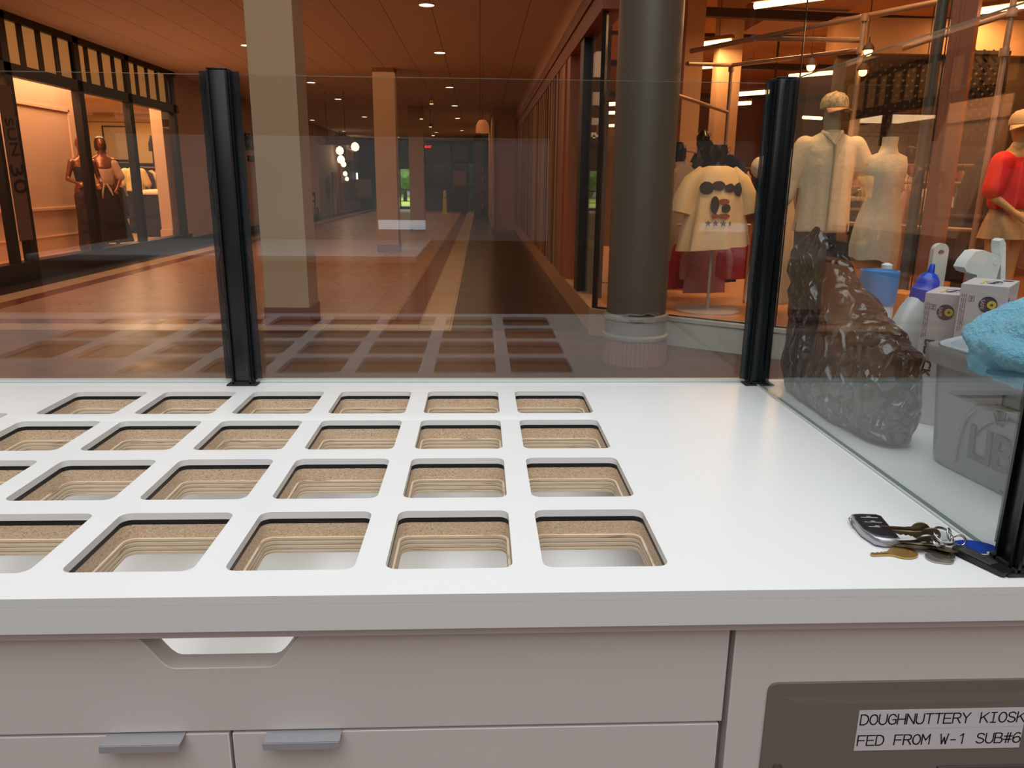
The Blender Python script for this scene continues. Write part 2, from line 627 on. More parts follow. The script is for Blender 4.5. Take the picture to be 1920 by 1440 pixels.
# breaker cover edge just under the labels
MB().box(0.585, 0.93, FY - 0.0085, FY - 0.0046, 0.52, 0.6535, bevel=0.001).build('breaker_cover', mat('dark_taupe_plastic', (84, 76, 74), rough=0.4), plate)
INK = mat('navy_label_ink', (26, 28, 46), rough=0.6)
TAPE = mat('label_tape', (222, 218, 222), rough=0.5)
GLY = {
 'D': [[(0, 0), (0, 6), (2, 6), (3.4, 5.2), (4, 3.6), (4, 2.4), (3.4, .8), (2, 0), (0, 0)]],
 'O': [[(2, 6), (.9, 5.6), (.15, 4.3), (0, 3), (.15, 1.7), (.9, .4), (2, 0), (3.1, .4), (3.85, 1.7), (4, 3), (3.85, 4.3), (3.1, 5.6), (2, 6)]],
 'U': [[(0, 6), (0, 1.8), (.5, .6), (1.4, 0), (2.6, 0), (3.5, .6), (4, 1.8), (4, 6)]],
 'G': [[(3.9, 4.6), (3.1, 5.7), (2, 6), (.9, 5.6), (.15, 4.3), (0, 3), (.15, 1.7), (.9, .4), (2, 0), (3.2, .2), (4, .9), (4, 2.8), (2.2, 2.8)]],
 'H': [[(0, 0), (0, 6)], [(4, 0), (4, 6)], [(0, 3), (4, 3)]],
 'N': [[(0, 0), (0, 6), (4, 0), (4, 6)]],
 'T': [[(0, 6), (4, 6)], [(2, 0), (2, 6)]],
 'E': [[(4, 6), (0, 6), (0, 0), (4, 0)], [(0, 3), (3.4, 3)]],
 'R': [[(0, 0), (0, 6), (2.6, 6), (3.6, 5.5), (3.9, 4.5), (3.5, 3.4), (2.5, 3), (0, 3)], [(2.2, 3), (4, 0)]],
 'Y': [[(0, 6), (2, 3), (4, 6)], [(2, 3), (2, 0)]],
 'K': [[(0, 0), (0, 6)], [(4, 6), (0, 2.4)], [(1.4, 3.7), (4, 0)]],
 'I': [[(.6, 6), (3.4, 6)], [(.6, 0), (3.4, 0)], [(2, 0), (2, 6)]],
 'S': [[(3.8, 5), (3, 5.8), (2, 6), (.8, 5.7), (.2, 4.8), (.4, 3.8), (1.4, 3.2), (2.8, 2.8), (3.8, 2.1), (3.9, 1.1), (3.1, .25), (2, 0), (.8, .2), (0, 1)]],
 'F': [[(4, 6), (0, 6), (0, 0)], [(0, 3), (3.4, 3)]],
 'M': [[(0, 0), (0, 6), (2, 2.6), (4, 6), (4, 0)]],
 'W': [[(0, 6), (1, 0), (2, 4), (3, 0), (4, 6)]],
 '-': [[(.8, 2.4), (3.2, 2.4)]],
 '1': [[(.8, 4.8), (2.2, 6), (2.2, 0)]],
 'B': [[(0, 0), (0, 6), (2.6, 6), (3.5, 5.5), (3.6, 4.3), (2.8, 3.2), (0, 3.2)], [(2.8, 3.2), (3.9, 2.4), (4, 1.1), (3.2, .1), (0, 0)]],
 '#': [[(1.2, 0), (1.8, 6)], [(2.6, 0), (3.2, 6)], [(.1, 4), (4.1, 4)], [(-.1, 2), (3.9, 2)]],
 '6': [[(3.6, 5.4), (2.6, 6), (1.4, 5.8), (.4, 4.6), (0, 3), (.1, 1.4), (.9, .2), (2, 0), (3.2, .3), (3.9, 1.3), (3.8, 2.6), (2.9, 3.5), (1.6, 3.5), (.3, 2.5)]],
}
def strokes(s, ch, adv, mtx, wd, name, m, parent):
    mb = MB()
    k = ch / 6
    for i, c in enumerate(s):
        for line in GLY.get(c, []):
            P = [Vector((x * k + i * adv, y * k)) for x, y in line]
            for a, b in zip(P[:-1], P[1:]):
                d = (b - a).normalized()
                nn = Vector((-d.y, d.x)) * wd / 2
                a2, b2 = a - d * wd * .42, b + d * wd * .42
                mb.bm.faces.new([mb.bm.verts.new(mtx @ Vector((p.x, p.y, 0.0))) for p in (a2 - nn, b2 - nn, b2 + nn, a2 + nn)])
    bmesh.ops.recalc_face_normals(mb.bm, faces=mb.bm.faces)
    return mb.build(name, m, parent, smooth=0)
for s, zt, zb, x0 in (('DOUGHNUTTERY KIOSK', 0.7385, 0.7105, 0.4725), ('FED FROM W-1 SUB#6', 0.7100, 0.6790, 0.4725)):
    t = MB().box(x0, x0 + 0.2155, FY - 0.0054, FY - 0.0049, zb, zt).build('label_strip', TAPE, plate, smooth=0)
    fm = frame((x0 + 0.0032, FY - 0.00565, zb + (zt - zb) * 0.26), (1, 0, 0), (0.03, 0, 1))
    strokes(s, 0.0145, 0.2155 / 18.15, fm, 0.0017, 'label_text', INK, t)

# ---- glass guard: two visible panels along the back, one on the right, three black posts
GY, GZ = 1.725, 1.585
def pane(name, x0, x1, y0, y1, z0, z1, label, group=None):
    t = thing(name, label, 'glass panel', ((x0 + x1) / 2, (y0 + y1) / 2, z0), group=group)
    c = t.location
    e = 0.0012
    f = MB()
    horizontal = (x1 - x0) > (y1 - y0)
    f.box(x0 - c.x, x1 - c.x, y0 - c.y, y1 - c.y, 0, z1 - z0)
    g = f.build('pane', [PANE, EDGE if horizontal else EDGE_DIM], t, smooth=0)
    for p in g.data.polygons:
        n = p.normal
        if horizontal and abs(n.y) < 0.5 or (not horizontal and abs(n.x) < 0.5):
            p.material_index = 1
    return t
pane('glass_guard', -2.16, -0.563, GY, GY + 0.008, ZT + 0.004, GZ, 'clear glass guard panel at the left, outside the left black post')
pane('glass_guard', -0.518, 0.622, GY, GY + 0.008, ZT + 0.004, GZ, 'middle clear glass guard panel between the two black posts behind the cut-outs')
pane('glass_guard', 0.646, 0.654, 0.84, 1.70, ZT + 0.004, GZ, 'clear glass guard panel on the right between worktop and cleaning supplies')
CH = mat('silicone_bead', (206, 212, 208), rough=0.35)
for nm, bb, lb in (('glazing_channel', (-2.16, 0.63, GY - 0.008, GY + 0.016, ZT + 0.0003, ZT + 0.006), 'pale glazing bead along the foot of the back glass'),
                   ('glazing_channel', (0.6435, 0.6565, 0.84, 1.70, ZT + 0.0003, ZT + 0.0035), 'thin clear glazing bead under the right side glass')):
    tag(MB().box(*bb[:4], bb[4], bb[5], bevel=0.001).build(nm, CH), lb, 'trim')
FILM = film_mat('smoked_edge_tape', (28, 40, 46), 0.64, rough=0.15)
def post(x, y, label, flanges, foot=True, top=GZ + 0.006):
    t = thing('guard_post', label, 'post', (x, y, ZT))
    h = top - ZT
    m = MB()
    m.box(-0.019, 0.019, -0.019, 0.019, 0.001, h, bevel=0.0015)
    for s in (-1, 1):
        m.box(s * 0.019 - 0.002, s * 0.019 + 0.002, -0.024, -0.017, 0.004, h - 0.002)
        m.box(-0.024, -0.017, s * 0.014 - 0.002, s * 0.014 + 0.002, 0.004, h - 0.002)
        m.box(0.017, 0.024, s * 0.014 - 0.002, s * 0.014 + 0.002, 0.004, h - 0.002)
    m.build('post_profile', GASK, t)
    MB().box(-0.021, 0.021, -0.021, 0.021, h, h + 0.003, bevel=0.001).build('cap', GASK, t)
    for dx, dy, horiz in flanges:
        f = MB()
        if horiz:
            # tape on the glass beside the post, with a wavy inner rim
            n = 40
            a, b = [], []
            for i in range(n + 1):
                z = 0.012 + (h - 0.014) * i / n
                wv = 0.0015 * sin(z * 31) + 0.001 * sin(z * 83)
                a.append(Vector((dx * 0.019, -0.0045, z)))
                b.append(Vector((dx * (0.041 + wv * 0.2), -0.0045, z)))
            f.rings([a, b], cap=False, closed=False)
            f.rings([[v + Vector((0, 0.0012, 0)) for v in a], [v + Vector((0, 0.0012, 0)) for v in b]], cap=False, closed=False)
            o = f.build('edge_tape', FILM, t)
            # ridge of squeezed sealant running down the tape
            MB().tube([(dx * (0.031 + 0.004 * sin(k * 0.55) + 0.002 * sin(k * 1.7)), -0.0055, 0.02 + (h - 0.04) * k / 40) for k in range(41)], 0.0008, n=6).build('sealant_bead', mat('dark_sealant', (46, 54, 60), rough=0.2), o)
        else:
            f.box(-0.0045, -0.0035, min(dy * 0.019, dy * 0.045), max(dy * 0.019, dy * 0.045), 0.012, h - 0.003)
            f.build('edge_tape', FILM, t)
    if foot:
        MB().box(-0.034, 0.034, -0.028, 0.026, 0.0004, 0.003, bevel=0.001).box(-0.024, 0.024, -0.024, 0.024, 0.003, 0.008).build('foot_plate', mat('dusty_black_steel', (34, 34, 34), rough=0.6, noise_amt=0.5, noise_scale=120), t)
    return t
post(-0.5405, 1.715, 'black aluminium guard post on the left, between two glass panels', [(-1, 0, True), (1, 0, True)])
post(0.650, 1.712, 'black corner guard post beside the trash bag', [(-1, 0, True), (0, -1, False)])
post(0.664, 0.822, 'black guard post at the right frame edge, beside the keys', [(0, 1, False)])

# ---- other half of the kiosk behind the viewer; it shows only as reflections in the glass guard
bk = thing('back_counter', 'white counter of the kiosk mirrored in the glass guard', 'counter', (-1.6, -2.1, 0))
MB().box(-1.2, 1.2, -0.7, 0.7, 0.88, 0.92, bevel=0.002).build('worktop', WHITE, bk)
MB().box(-1.15, 1.15, -0.66, 0.66, 0, 0.88).build('cabinet_body', LAM, bk)
FROST = mat('frosted_panel', (205, 205, 200), rough=0.5)
MB().box(-1.2, 2.15, -0.72, -0.70, 0.92, 1.70).build('screen', mat('white_back_screen', (200, 200, 196), rough=0.6), bk)
MB().box(-1.2, 2.15, -0.725, -0.695, 1.70, 1.712).build('screen_rail', FROST, bk)
cc = thing('light_panel', 'small white ribbed light panel mirrored near the middle of the glass', 'light', (-0.6, -2.55, 0.92))
rb = MB()
rb.box(-0.18, 0.18, 0, 0.01, 0.10, 0.17)
for k in range(14):
    rb.box(-0.172 + k * 0.025, -0.164 + k * 0.025, 0.01, 0.014, 0.102, 0.168)
rb.build('panel', mat('ribbed_light_glow', (225, 228, 230), rough=0.4, emit=(225, 232, 238), estr=2.2), cc)
MB().box(-0.02, 0.02, 0, 0.01, 0, 0.10).build('stem', FROST, cc)

# ================================================================ MALL
def tile_mat(name, ca, cb, grout, size=0.3, rough=0.22, off=(0, 0)):
    m = mat(name, (200, 170, 140), rough=rough, spec=0.5)
    nt = m.node_tree
    b = nt.nodes['Principled BSDF']
    tc = nt.nodes.new('ShaderNodeTexCoord')
    mp = nt.nodes.new('ShaderNodeMapping')
    mp.inputs['Location'].default_value = (off[0], off[1], 0)
    br = nt.nodes.new('ShaderNodeTexBrick')
    br.offset = 0
    br.inputs['Color1'].default_value = lin(*ca)
    br.inputs['Color2'].default_value = lin(*cb)
    br.inputs['Mortar'].default_value = lin(*grout)
    br.inputs['Scale'].default_value = 1.0
    br.inputs['Mortar Size'].default_value = 0.0035
    br.inputs['Mortar Smooth'].default_value = 0.3
    br.inputs['Brick Width'].default_value = size
    br.inputs['Row Height'].default_value = size
    n = nt.nodes.new('ShaderNodeTexNoise'); n.inputs['Scale'].default_value = 3
    rr = nt.nodes.new('ShaderNodeMapRange'); rr.inputs[3].default_value = rough * 0.7; rr.inputs[4].default_value = rough * 1.4
    nt.links.new(tc.outputs['Object'], mp.inputs[0])
    nt.links.new(mp.outputs[0], br.inputs['Vector'])
    nt.links.new(br.outputs['Color'], b.inputs['Base Color'])
    nt.links.new(tc.outputs['Object'], n.inputs['Vector'])
    nt.links.new(n.outputs['Fac'], rr.inputs[0])
    nt.links.new(rr.outputs[0], b.inputs['Roughness'])
    return m
TAN = tile_mat('tan_tile', (184, 142, 114), (174, 132, 104), (92, 62, 48), rough=0.3)
RED = tile_mat('brick_red_tile', (132, 70, 56), (124, 66, 52), (96, 58, 46))
LTAN = tile_mat('pale_tan_tile', (206, 176, 138), (202, 170, 134), (160, 122, 92))
DARK = tile_mat('dark_umber_tile', (50, 39, 36), (45, 36, 33), (66, 54, 48), size=0.45)
MID = tile_mat('brown_entry_tile', (88, 62, 52), (80, 56, 47), (110, 84, 72), size=0.45, rough=0.34)

LX = -6.3          # left shop front plane
RX = 1.07          # right wall plane
CZ = 3.5           # mall ceiling
FYE = 39.5         # far end
def strip(name, x0, x1, y0, y1, m, z=0.0):
    mb = MB().box(x0, x1, y0, y1, z - 0.05, z)
    o = mb.build(name, m, None, smooth=0)
    o['kind'] = 'structure'
    return o
strip('floor', -5.45, -0.88, 7.8, 48, TAN)
strip('floor', -0.88, -0.61, 7.8, 48, RED)
strip('floor', -0.61, -0.28, 7.53, 48, LTAN)
strip('floor', -0.28, 3.2, 7.2, 48, DARK)
strip('floor', -5.45, -0.88, 7.53, 7.8, RED)      # band across
strip('floor', -0.88, -0.61, 7.53, 7.8, RED)
strip('floor', -5.78, -0.28, 7.2, 7.53, LTAN)
strip('floor', -0.61, -0.28, 7.53, 7.5301, LTAN)
strip('floor', -5.78, -5.45, 7.53, 48, LTAN)
strip('floor', -5.45, -5.20, 7.8, 48, RED, z=0.0006)
strip('floor', -12.0, -5.78, 7.2, 48, DARK)
strip('floor', -12.0, 9.0, -6.0, 7.2, MID)

CEIL = mat('mall_ceiling_tile', (224, 206, 188), rough=0.9)
def ceil_lines():
    nt = CEIL.node_tree
    b = nt.nodes['Principled BSDF']
    tc = nt.nodes.new('ShaderNodeTexCoord')
    br = nt.nodes.new('ShaderNodeTexBrick'); br.offset = 0
    br.inputs['Color1'].default_value = lin(222, 204, 186); br.inputs['Color2'].default_value = lin(218, 200, 182)
    br.inputs['Mortar'].default_value = lin(150, 128, 108)
    br.inputs['Scale'].default_value = 1; br.inputs['Mortar Size'].default_value = 0.006
    br.inputs['Brick Width'].default_value = 0.61; br.inputs['Row Height'].default_value = 40
    nt.links.new(tc.outputs['Object'], br.inputs['Vector'])
    nt.links.new(br.outputs[0], b.inputs['Base Color'])
ceil_lines()
struct('ceiling', MB().box(-6.3, RX, 6.9, 42, CZ, CZ + 0.12), CEIL)
# rim of the skylight well above the kiosk
WELL = mat('well_plaster', (228, 224, 216), rough=0.9)
struct('ceiling', MB().box(-7, 6, 6.9, 7.0, CZ + 0.12, 6.6), WELL)
struct('ceiling', MB().box(-7, 6, -5, 6.9, 6.7, 6.8), WELL)
WALLP = mat('pinkish_plaster', (196, 168, 150), rough=0.8, noise_amt=0.03, noise_scale=2)
# left wall: solid stretches before and after the lit shop
struct('wall_left', MB().box(LX - 0.15, LX, 16.9, 31.0, 0.16, CZ), WALLP)
struct('wall_left', MB().box(LX - 0.15, LX, 2.0, 9.0, 0.16, 4.5), WALLP)
BASE = mat('dark_plinth', (52, 44, 42), rough=0.5)
struct('baseboard_left', MB().box(LX - 0.1, LX + 0.02, 16.9, 31.0, 0, 0.16), BASE)
# far left: dark glazed fronts and a brown shop further along
BRN = mat('brown_wood_front', (132, 76, 50), rough=0.5, noise_amt=0.15, noise_scale=3, stretch=(1, 8, 0.5))
DKG = mat('dark_glazing', (14, 16, 16), rough=0.12, spec=0.7)
struct('wall_left', MB().box(LX - 0.2, LX - 0.02, 31.0, 42, 0, CZ), mat('dull_mauve_front', (150, 132, 122), rough=0.6))
t = thing('shop_front', 'distant brown timber shop front on the left of the mall, past the lamps', 'shop front', (LX, 37, 0))
MB().box(-0.02, 0.14, -1.6, 3.4, 0, 2.9).build('timber_front', BRN, t)
for k in range(3):
    MB().box(0.13, 0.17, -1.3 + k * 1.6, -0.1 + k * 1.6, 0.5, 2.3).build('door_panel', mat('dark_brown_panel', (92, 50, 34), rough=0.5), t)
MB().box(0.14, 0.2, -0.2, 1.5, 2.35, 2.8).build('sign_board', mat('pale_sign', (190, 140, 110), rough=0.6), t)
SHG = mat('warm_lamp_glass', (255, 226, 190), rough=0.4, emit=(255, 222, 180), estr=2.2)
for k, (y, z, r) in enumerate(((34.4, 2.66, .17), (34.6, 2.3, .17), (35.2, 2.12, .12), (35.5, 1.72, .1), (35.9, 1.5, .09), (47.0, 3.0, .2))):
    lp = thing('pendant_lamp', ['large warm globe lamp at the top of the distant hanging cluster', 'second large warm globe lamp of the distant cluster', 'mid-sized warm globe in the middle of the distant cluster', 'small warm globe low in the distant cluster', 'smallest and lowest warm globe of the distant cluster', 'warm globe lamp hanging beside the second square pillar'][k], 'lamp',
               (LX + 0.28 if k < 5 else -6.0, y if k < 5 else 38.5, z))
    MB().lathe([(0.02, r * 1.1), (r * .75, r * .7), (r, 0), (r * .8, -r * .7), (0.03, -r)], n=20).build('globe', SHG, lp)
    MB().tube([(0, 0, r * 1.1), (0, 0, CZ - z)], 0.008, n=6).build('cord', GASK, lp)

# far end wall with glazed doors and daylight beyond
ALD = mat('dark_bronze_frame', (30, 34, 34), rough=0.4, metal=0.4)
GR = mat('grey_green_panel', (110, 120, 108), rough=0.6)
struct('wall_far', MB().box(-6.5, 3, FYE + 2.0, FYE + 2.2, 3.28, 3.6).box(-6.5, -4.6, FYE + 2.0, FYE + 2.2, 0, 3.4).box(-3.35, 3, FYE + 2.0, FYE + 2.2, 0, 3.28), mat('far_wall_shade', (60, 54, 50), rough=0.7))
t = struct('door_1', MB().box(-4.62, -4.54, FYE + 1.9, FYE + 2, 0, 3.3).box(-4.22, -4.16, FYE + 1.9, FYE + 2, 0, 3.3).box(-3.40, -3.32, FYE + 1.9, FYE + 2, 0, 3.3).box(-4.6, -3.35, FYE + 1.9, FYE + 2, 2.05, 2.2)
           .box(-4.6, -3.35, FYE + 1.9, FYE + 2, 0.98, 1.04).box(-4.6, -3.35, FYE + 1.9, FYE + 2, 0, 0.14).box(-4.6, -3.35, FYE + 1.9, FYE + 2, 3.2, 3.3), ALD)
struct('transom_panel', MB().box(-4.55, -3.4, FYE + 1.94, FYE + 1.96, 2.2, 3.2), GR, parent=t)
# the entrance block right of it: dark glazing with a grey band above
en = struct('door_2', MB().box(-2.75, -0.30, FYE - 0.1, FYE, 2.30, 2.42).box(-2.80, -2.70, FYE - 0.1, FYE, 0, 3.4).box(-1.45, -1.38, FYE - 0.1, FYE, 0, 3.3).box(-0.66, -0.56, FYE - 0.1, FYE, 0, 3.3)
            .box(-2.75, -0.3, FYE - 0.1, FYE, 1.1, 1.16).box(-2.75, -0.3, FYE - 0.1, FYE, 3.2, 3.36), ALD)
struct('transom_panel', MB().box(-2.7, -0.6, FYE - 0.04, FYE - 0.02, 2.42, 3.22), GR, parent=en)
struct('door_glazing', MB().box(-2.7, -0.3, FYE - 0.02, FYE, 0, 2.3), DKG, parent=en)
struct('door_handle', MB().tube([(-0.72, FYE - 0.2, 0.45), (-0.72, FYE - 0.2, 1.25)], 0.035, n=8), mat('pale_door_bar', (220, 220, 220), rough=0.3), parent=en)
struct('trim_1', MB().box(-3.1, -0.25, FYE - 0.3, FYE + 0.1, 3.36, CZ), mat('soffit_strip', (236, 200, 160), rough=0.6))
t = thing('exit_sign', 'small red lit exit sign above the far doors', 'sign', (-2.55, FYE - 0.12, 2.98))
MB().box(-0.19, 0.19, -0.03, 0.03, 0, 0.19).build('sign_box', mat('exit_sign_case', (70, 30, 30), rough=0.5), t)
text_mesh('EXIT', 0.16, mat('exit_sign_red', (255, 40, 50), emit=(255, 30, 45), estr=3), 'sign_text', t, frame((0, -0.035, 0.095), (1, 0, 0), (0, 0, 1)), depth=0.002)
# brown pier at the end of the right-hand wall and the stock seen beside it
struct('wall_right', MB().box(-0.26, 0.10, FYE - 3, FYE, 0, 3.45), mat('maroon_pier', (70, 36, 28), rough=0.6))
st = thing('display_shelving', 'distant dark display shelving with small goods beside the far doors', 'shelving', (0.28, 37.0, 0))
MB().box(-0.15, 0.15, -0.8, 1.0, 0, 2.2).build('shelf_body', mat('dark_shelf', (54, 44, 38), rough=0.6), st)
for k in range(5):
    MB().box(-0.19, -0.14, -0.8, -0.5, 0.25 + k * 0.4, 0.5 + k * 0.4).build('goods', mat(['goods_a', 'goods_b', 'goods_c'][k % 3], [(150, 120, 100), (90, 110, 100), (160, 90, 70)][k % 3]), st)
# outdoors: lawn, hedge and parked shade seen through the far glass
GRASS = mat('lawn', (150, 176, 70), rough=0.9, noise_amt=0.3, noise_scale=4)
tag(MB().box(-16, 8, FYE + 2.3, 90, -0.12, -0.06).build('lawn', GRASS, smooth=0), 'sunlit lawn outside the far glass door', 'lawn', kind='stuff')
def bush(c, r, seed, name, m, parent=None):
    t = bmesh.new()
    bmesh.ops.create_icosphere(t, subdivisions=4, radius=1)
    for v in t.verts:
        n = noise.noise(v.co * 2.2 + Vector((seed, 0, 0))) * .35 + noise.noise(v.co * 7 + Vector((seed, 3, 0))) * .18
        v.co = Vector((v.co.x * r[0], v.co.y * r[1], v.co.z * r[2])) * (1 + n) + Vector(c)
    b = MB(); b.merge(t)
    return b.build(name, m, parent)
tr = thing('tree', 'green tree beyond the lawn outside the far door', 'tree', (-5.9, 62, -0.055))
bush((0, 0, 2.2), (1.9, 1.6, 1.5), 3, 'crown', mat('tree_leaves', (86, 120, 58), rough=0.9, noise_amt=0.4, noise_scale=3), tr)
MB().tube([(0, 0, 0), (0.05, 0, 1.3)], [.16, .1]).build('trunk', mat('bark', (80, 66, 52), rough=0.9), tr)
tag(MB().box(-16, 6, 90.05, 91, -0.1, 5).build('pale_building', mat('pale_render', (206, 210, 212), rough=0.9), smooth=0), 'pale building far across the lawn outside', 'building')
area('daylight_outside', (-5, 60, 14), 26, 9000, (1, 1, 0.97))

# square pillars along the mall
CREAM = mat('cream_pillar_paint', (190, 158, 122), rough=0.7, noise_amt=0.02, noise_scale=2)
PRED = mat('brick_red_pillar_foot', (120, 66, 56), rough=0.35, noise_amt=0.06, noise_scale=4)
for k, y in enumerate((7.38, 15.75, 23.2)):
    t = thing('square_pillar', ['nearest cream square pillar with a red tiled foot', 'second cream square pillar, farther down the mall', 'third and farthest cream square pillar'][k], 'pillar', (-1.863, y + 0.21, 0))
    MB().box(-0.21, 0.21, -0.21, 0.21, 0.14, CZ, bevel=0.004).build('shaft', CREAM, t, smooth=0)
    MB().box(-0.223, 0.223, -0.223, 0.223, 0.0, 0.14 + 0.05 * (k == 0), bevel=0.004).box(-0.002, 0.002, -0.2236, -0.222, 0.0, .14).build('tiled_foot', PRED, t, smooth=0)
# downlights
DL = mat('downlight_glow', (255, 240, 214), emit=(255, 234, 200), estr=4.5)
DR = mat('downlight_rim', (226, 208, 190), rough=0.5)
spots = [(-.66, 10.33), (-3.72, 10.2), (-3.78, 13.5), (-.68, 13.9), (-3.75, 18.2), (-.70, 18.7), (-3.77, 21.65), (-.72, 23.0), (-.76, 27.35), (-3.9, 27.3), (-6.0, 29.0), (-4.0, 34), (-.76, 33.5), (-5.9, 35), (-4.0, 39), (-1.9, 35)]
first = None
for k, (x, y) in enumerate(spots):
    lb = 'round recessed downlight in the mall ceiling, ' + ['nearest to the kiosk', 'at the top left of the first pillar', 'just left of the first square pillar', 'behind the near right one', 'just right of the first pillar', 'second of the right-hand row', 'third of the left-hand row', 'third of the right-hand row', 'fourth of the right-hand row',
        'fourth of the left-hand row', 'close to the left wall', 'fifth of the left-hand row', 'fifth of the right-hand row', 'by the distant globe lamps', 'nearest the far glass door', 'in front of the far entrance'][k]
    if first is None:
        first = thing('downlight', lb, 'ceiling light', (x, y, CZ), group='mall downlights')
        MB().lathe([(0.095, -0.003), (0.093, -0.001), (0.088, 0.0)], n=28, cap=True).build('lens', DL, first)
        MB().torus((0, 0, -0.003), 0.10, 0.008, n=28, k=6).build('rim', DR, first)
    else:
        copy_tree(first, loc=(x, y, CZ), label=lb)
# small adjustable accent spots
AS = mat('accent_glow', (255, 200, 120), emit=(255, 190, 110), estr=7)
for k, (x, y, z) in enumerate(((-1.23, 20.5, 3.30), (-1.60, 22.0, 3.05), (-1.48, 24.0, 2.98), (-1.52, 26.0, 2.85), (0.06, 20.0, 2.75))):
    t = thing('track_spot', 'amber ceiling spotlight, ' + ['highest of the cluster beside the third pillar', 'left one of the cluster beside the third pillar', 'second lowest of the cluster beside the third pillar', 'lowest of the cluster beside the third pillar', 'by the dome lamp on the right'][k], 'spotlight', (x, y, z))
    MB().lathe([(0.012, .09), (0.04, .07), (0.05, 0)], n=14).build('housing', mat('spot_brass', (120, 84, 44), rough=0.4, metal=0.5), t)
    MB().lathe([(0.045, -0.004), (0.044, -0.001)], n=14).build('lens', AS, t)
    MB().tube([(0, 0, .09), (0, 0, CZ - z)], 0.006, n=6).build('rod', GASK, t)
dl = thing('dome_pendant', 'amber dome pendant lamp above the right side of the mall', 'lamp', (0.045, 14.0, 2.28))
MB().lathe([(0.0, .16), (.05, .155), (.09, .12), (.115, .06), (.118, -.06), (.112, -.06), (.109, .055), (.085, .11), (0.0, .148)], n=28, cap=False).build('dome', mat('amber_dome', (214, 140, 80), rough=0.35, emit=(214, 130, 70), estr=0.25), dl)
MB().tube([(0, 0, .16), (0, 0, 1.22)], 0.003, n=6).build('cord', GASK, dl)

# maroon hanging sign with a round emblem at its left end
hs = thing('hanging_sign', 'dark maroon hanging sign with a round bronze disc at its left end', 'sign', (-3.60, 20.0, 2.23))
MB().box(-0.30, 0.36, -0.03, 0.03, 0.03, 0.24, bevel=0.006).build('sign_board', mat('maroon_sign', (58, 14, 18), rough=0.35), hs)
MB().lathe([(0.10, -0.05), (0.10, 0.05)], n=28).xf(Matrix.Translation((-0.33, 0, 0.12)) @ Matrix.Rotation(radians(90), 4, 'X')).build('disc', mat('bronze_disc', (110, 70, 34), rough=0.5), hs)
MB().tube([(-0.2, 0, 0.24), (-0.2, 0, 1.27)], 0.008, n=6).tube([(0.25, 0, 0.24), (0.25, 0, 1.27)], 0.008, n=6).build('hanger_rod', GASK, hs)
MB().box(-0.16, 0.26, -0.033, -0.031, 0.125, 0.145).build('lettering', mat('faint_maroon_lettering', (104, 50, 44), rough=0.5), hs)
# letters of the shop sign on the left wall (only its first letters show past the pillar)
ws = thing('wall_sign', 'dark raised letters on the left wall, partly hidden by the first pillar', 'sign', (LX + 0.01, 21.5, 2.37))
text_mesh('BURN', 0.62, mat('dark_sign_letters', (38, 24, 20), rough=0.5), 'letters', ws, frame((0.02, 0.9, 0), (0, 1, 0), (0, 0, 1)), depth=0.02)
text_mesh('BOUTIQUE', 0.22, MATS['dark_sign_letters'], 'letters_small', ws, frame((0.02, 0.75, -0.42), (0, 1, 0), (0, 0, 1)), depth=0.01)
# dark slatted chair by the left wall
ch = thing('side_chair', 'dark ladder-back chair against the left wall past the first pillar', 'chair', (-5.95, 27.6, 0), rz=0)
CHM = mat('dark_painted_wood', (30, 38, 38), rough=0.5)
for dx in (-.22, .22):
    MB().box(dx - .02, dx + .02, -.22, -.18, 0, 1.02).build('leg', CHM, ch, smooth=0)
    MB().box(dx - .02, dx + .02, .18, .22, 0, .45).build('leg', CHM, ch, smooth=0)
MB().box(-.24, .24, -.22, .22, .45, .49, bevel=.005).build('seat', CHM, ch)
MB().box(-.2, .2, -.215, -.195, .9, 1.0).box(-.2, .2, -.215, -.195, .68, .76).build('back_slats', CHM, ch)
# yellow caution cone and two dim figures' worth of displays near the far doors
cn = thing('caution_cone', 'tall yellow caution cone standing near the far doors', 'cone', (-1.62, 36.0, 0))
MB().lathe([(.17, 0), (.17, .03), (.11, .06), (.06, 1.0), (.02, 1.05)], n=20).build('cone_body', mat('caution_yellow', (200, 190, 40), rough=0.5), cn)
MB().torus((0, 0, .7), .085, .012, n=20, k=6).build('cone_band', GASK, cn)
bn = thing('poster_stand', 'dim framed poster stand against the left wall past the chair', 'poster stand', (-6.05, 33.0, 0))
MB().box(-.03, .03, -.55, .55, .75, 1.75).build('poster_frame', mat('grey_poster', (120, 96, 84), rough=0.5), bn)
for s_ in (-.5, .5):
    MB().tube([(0, s_, 0), (0, s_, .8)], .02, n=6).build('leg', GASK, bn)
bn = thing('wall_cabinet', 'pale box cabinet with a small white light beside the second pillar, far left', 'cabinet', (-5.8, 39.2, 0))
MB().box(-.4, .4, -.2, .2, .6, 1.5, bevel=.01).build('body', mat('dull_cream_box', (140, 112, 92), rough=0.6), bn)
MB().box(-.28, -.2, -.22, -.2, 1.5, 1.8).build('light', mat('cool_white_glow', (255, 255, 255), emit=(235, 245, 255), estr=2), bn)
ps = thing('posters_board', 'dark notice board with orange poster in front of the far entrance', 'notice board', (-1.0, 38.6, 0))
MB().box(-.45, .45, -.04, .04, .004, 2.25).build('board', mat('board_dark', (40, 34, 32), rough=0.5), ps)
MB().box(-.32, .32, -.05, -.04, 1.25, 1.95).build('poster', mat('poster_orange', (150, 84, 56), rough=0.5), ps)

